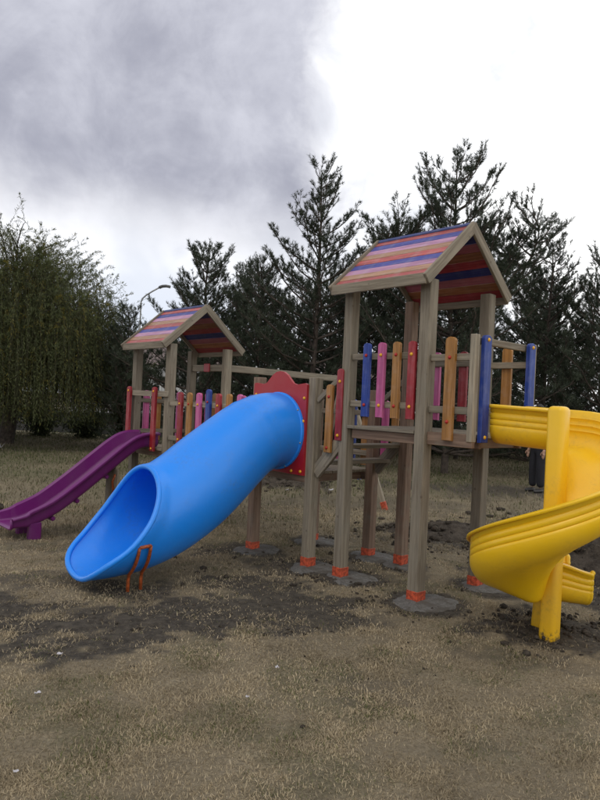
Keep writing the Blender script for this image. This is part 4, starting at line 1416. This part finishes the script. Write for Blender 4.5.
lp = bpy.data.objects.new('street_lamp', None); link(lp); lp.location = (-8.05, 32.5, -.05)
tag(lp, 'thin grey street lamp with a curved arm above the small pine', 'street lamp')
bv, bf = bead([(0, 0, 0), (0, 0, 2), (0, 0, 4.5), (0, 0, 6.2), (.05, 0, 6.38), (.22, 0, 6.55), (.55, 0, 6.78), (.92, 0, 7.0)], 0.038)
obj('pole', mesh_from('pole', bv, bf, M_STEEL, True), lp)
hv, hf = bead([(.86, 0, 6.96), (.92, 0, 7.0), (1.02, 0, 7.04), (1.20, 0, 7.06), (1.34, 0, 7.04), (1.40, 0, 7.02)], 0.075)
h_ = obj('lamp_head', mesh_from('lamp_head', hv, hf, M_WALL, True), lp); h_.scale = (1, 1.3, 1)


# ------------------------------------------------------------------ person behind the yellow slide
def skin_mesh(name, verts, edges, radii, m, parent, root=0, sub=2):
    me = bpy.data.meshes.new(name); me.from_pydata(verts, edges, []); me.materials.append(m)
    o = obj(name, me, parent)
    md = o.modifiers.new('skin', 'SKIN'); md.use_smooth_shade = True
    for i, sv in enumerate(me.skin_vertices[0].data):
        r = radii[i]; sv.radius = r if isinstance(r, tuple) else (r, r); sv.use_root = (i == root)
    o.modifiers.new('sub', 'SUBSURF').levels = sub; o.modifiers['sub'].render_levels = sub
    return o


def person(x, y, rz):
    """facing local +x"""
    root = bpy.data.objects.new('person', None); link(root); root.location = (x, y, ground_z(x, y)); root.rotation_euler = (0, 0, rz)
    tag(root, 'person in dark trousers and navy jacket standing behind the yellow slide', 'person')
    M_SKIN = plain('skin', (0.42, 0.25, 0.17), 0.55, nz=30, amt=.1); M_TR = plain('black_trousers', (0.012, 0.012, 0.016), 0.85, nz=40)
    M_JK = plain('navy_jacket', (0.022, 0.028, 0.065), 0.8, nz=30); M_SH = plain('dark_shoe', (0.03, 0.028, 0.026), 0.5, nz=30); M_HR = plain('dark_hair', (0.015, 0.011, 0.009), 0.6, nz=60)
    bv_ = [(0, 0, .95), (0, 0, 1.15), (0, 0, 1.36), (.01, 0, 1.45), (.025, 0, 1.53), (.035, 0, 1.60), (.03, 0, 1.67),
           (0, .17, 1.37), (0, .24, 1.10), (.05, .25, .86), (0, -.17, 1.37), (0, -.24, 1.10), (.05, -.25, .86),
           (0, .09, .88), (.02, .10, .50), (0, .10, .09), (0, -.09, .88), (.03, -.11, .50), (.02, -.12, .09)]
    be = [(0, 1), (1, 2), (2, 3), (3, 4), (4, 5), (5, 6), (2, 7), (7, 8), (8, 9), (2, 10), (10, 11), (11, 12), (0, 13), (13, 14), (14, 15), (0, 16), (16, 17), (17, 18)]
    rad = [(.10, .12), (.09, .12), (.09, .13), (.05, .05), (.055, .06), (.085, .075), (.07, .062), .055, .042, .03, .055, .042, .03, .075, .052, .035, .075, .052, .035]
    body = skin_mesh('body', bv_, be, rad, M_SKIN, root)
    # fingers: short skinned chains rooted in each palm
    for s in (1, -1):
        hv_, he, hr = [(.05, s * .25, .87), (.06, s * .25, .80), (.065, s * .25, .77)], [(0, 1), (1, 2)], [(.022, .03), (.016, .036), (.012, .036)]
        for k, (dy_, ll) in enumerate(((-.03, .065), (-.01, .08), (.01, .075), (.03, .055))):
            b = len(hv_); hv_ += [(.068, s * .25 + dy_, .755), (.075, s * .25 + dy_, .755 - ll * .55), (.066, s * .25 + dy_ * .95, .755 - ll)]
            he += [(2, b), (b, b + 1), (b + 1, b + 2)]; hr += [.009, .0085, .007]
        b = len(hv_); hv_ += [(.082, s * .25 - .03, .81), (.098, s * .25 - .04, .775), (.098, s * .25 - .038, .745)]; he += [(1, b), (b, b + 1), (b + 1, b + 2)]; hr += [.012, .010, .008]
        skin_mesh('hand', hv_, he, hr, M_SKIN, root, 1, 1)
    skin_mesh('trousers', [(0, 0, 1.0), (0, 0, .93), (0, .095, .84), (.02, .105, .48), (0, .11, .10), (0, -.095, .84), (.03, -.115, .48), (.02, -.125, .10)],
              [(0, 1), (1, 2), (2, 3), (3, 4), (1, 5), (5, 6), (6, 7)], [(.12, .15), (.12, .155), (.105, .10), .088, .078, (.105, .10), .088, .078], M_TR, root)
    skin_mesh('jacket', [(0, 0, .90), (0, 0, 1.12), (0, 0, 1.36), (.005, 0, 1.44), (0, .19, 1.37), (0, .255, 1.10), (.05, .255, .89), (0, -.19, 1.37), (0, -.255, 1.10), (.05, -.255, .89)],
              [(0, 1), (1, 2), (2, 3), (2, 4), (4, 5), (5, 6), (2, 7), (7, 8), (8, 9)], [(.135, .18), (.12, .16), (.12, .17), (.07, .07), .075, .06, .048, .075, .06, .048], M_JK, root)
    for s, dx_ in ((1, 0), (-1, .02)):
        skin_mesh('shoe', [(dx_ - .05, s * .115, .045), (dx_ + .06, s * .12, .04), (dx_ + .17, s * .125, .032)], [(0, 1), (1, 2)], [(.048, .042), (.040, .045), (.030, .042)], M_SH, root, 0, 1)
    bm = bmesh.new(); bmesh.ops.create_uvsphere(bm, u_segments=20, v_segments=12, radius=1)
    for v in list(bm.verts):
        if v.co.z < -.25 and v.co.x > -.2 or (v.co.x > .55 and v.co.z < .45): bm.verts.remove(v)
    for v in bm.verts: v.co = (v.co.x * .100 + .022, v.co.y * .082, v.co.z * .115 + 1.645)
    me = bpy.data.meshes.new('hair'); bm.to_mesh(me); bm.free(); me.materials.append(M_HR); me.shade_smooth()
    solid(obj('hair', me, root), .01)
    # simple face
    bm = bmesh.new(); bmesh.ops.create_cone(bm, segments=8, radius1=.017, radius2=.006, depth=.045, cap_ends=True)
    me = bpy.data.meshes.new('nose'); bm.to_mesh(me); bm.free(); me.materials.append(M_SKIN); me.shade_smooth(); obj('nose', me, root, (.122, 0, 1.60), (0, .35, 0))
    for s in (-1, 1):
        obj('eye', cap_mesh(M_HR, .011), root, (.108, s * .032, 1.625), (0, 0, math.pi / 2)); obj('ear', boxmesh(.03, .016, .055, M_SKIN, .007), root, (.025, s * .083, 1.61))
    obj('mouth', boxmesh(.012, .045, .01, plain('lip', (.30, .12, .10), .5), .003), root, (.112, 0, 1.555))


person(4.78, 13.1, R(195))
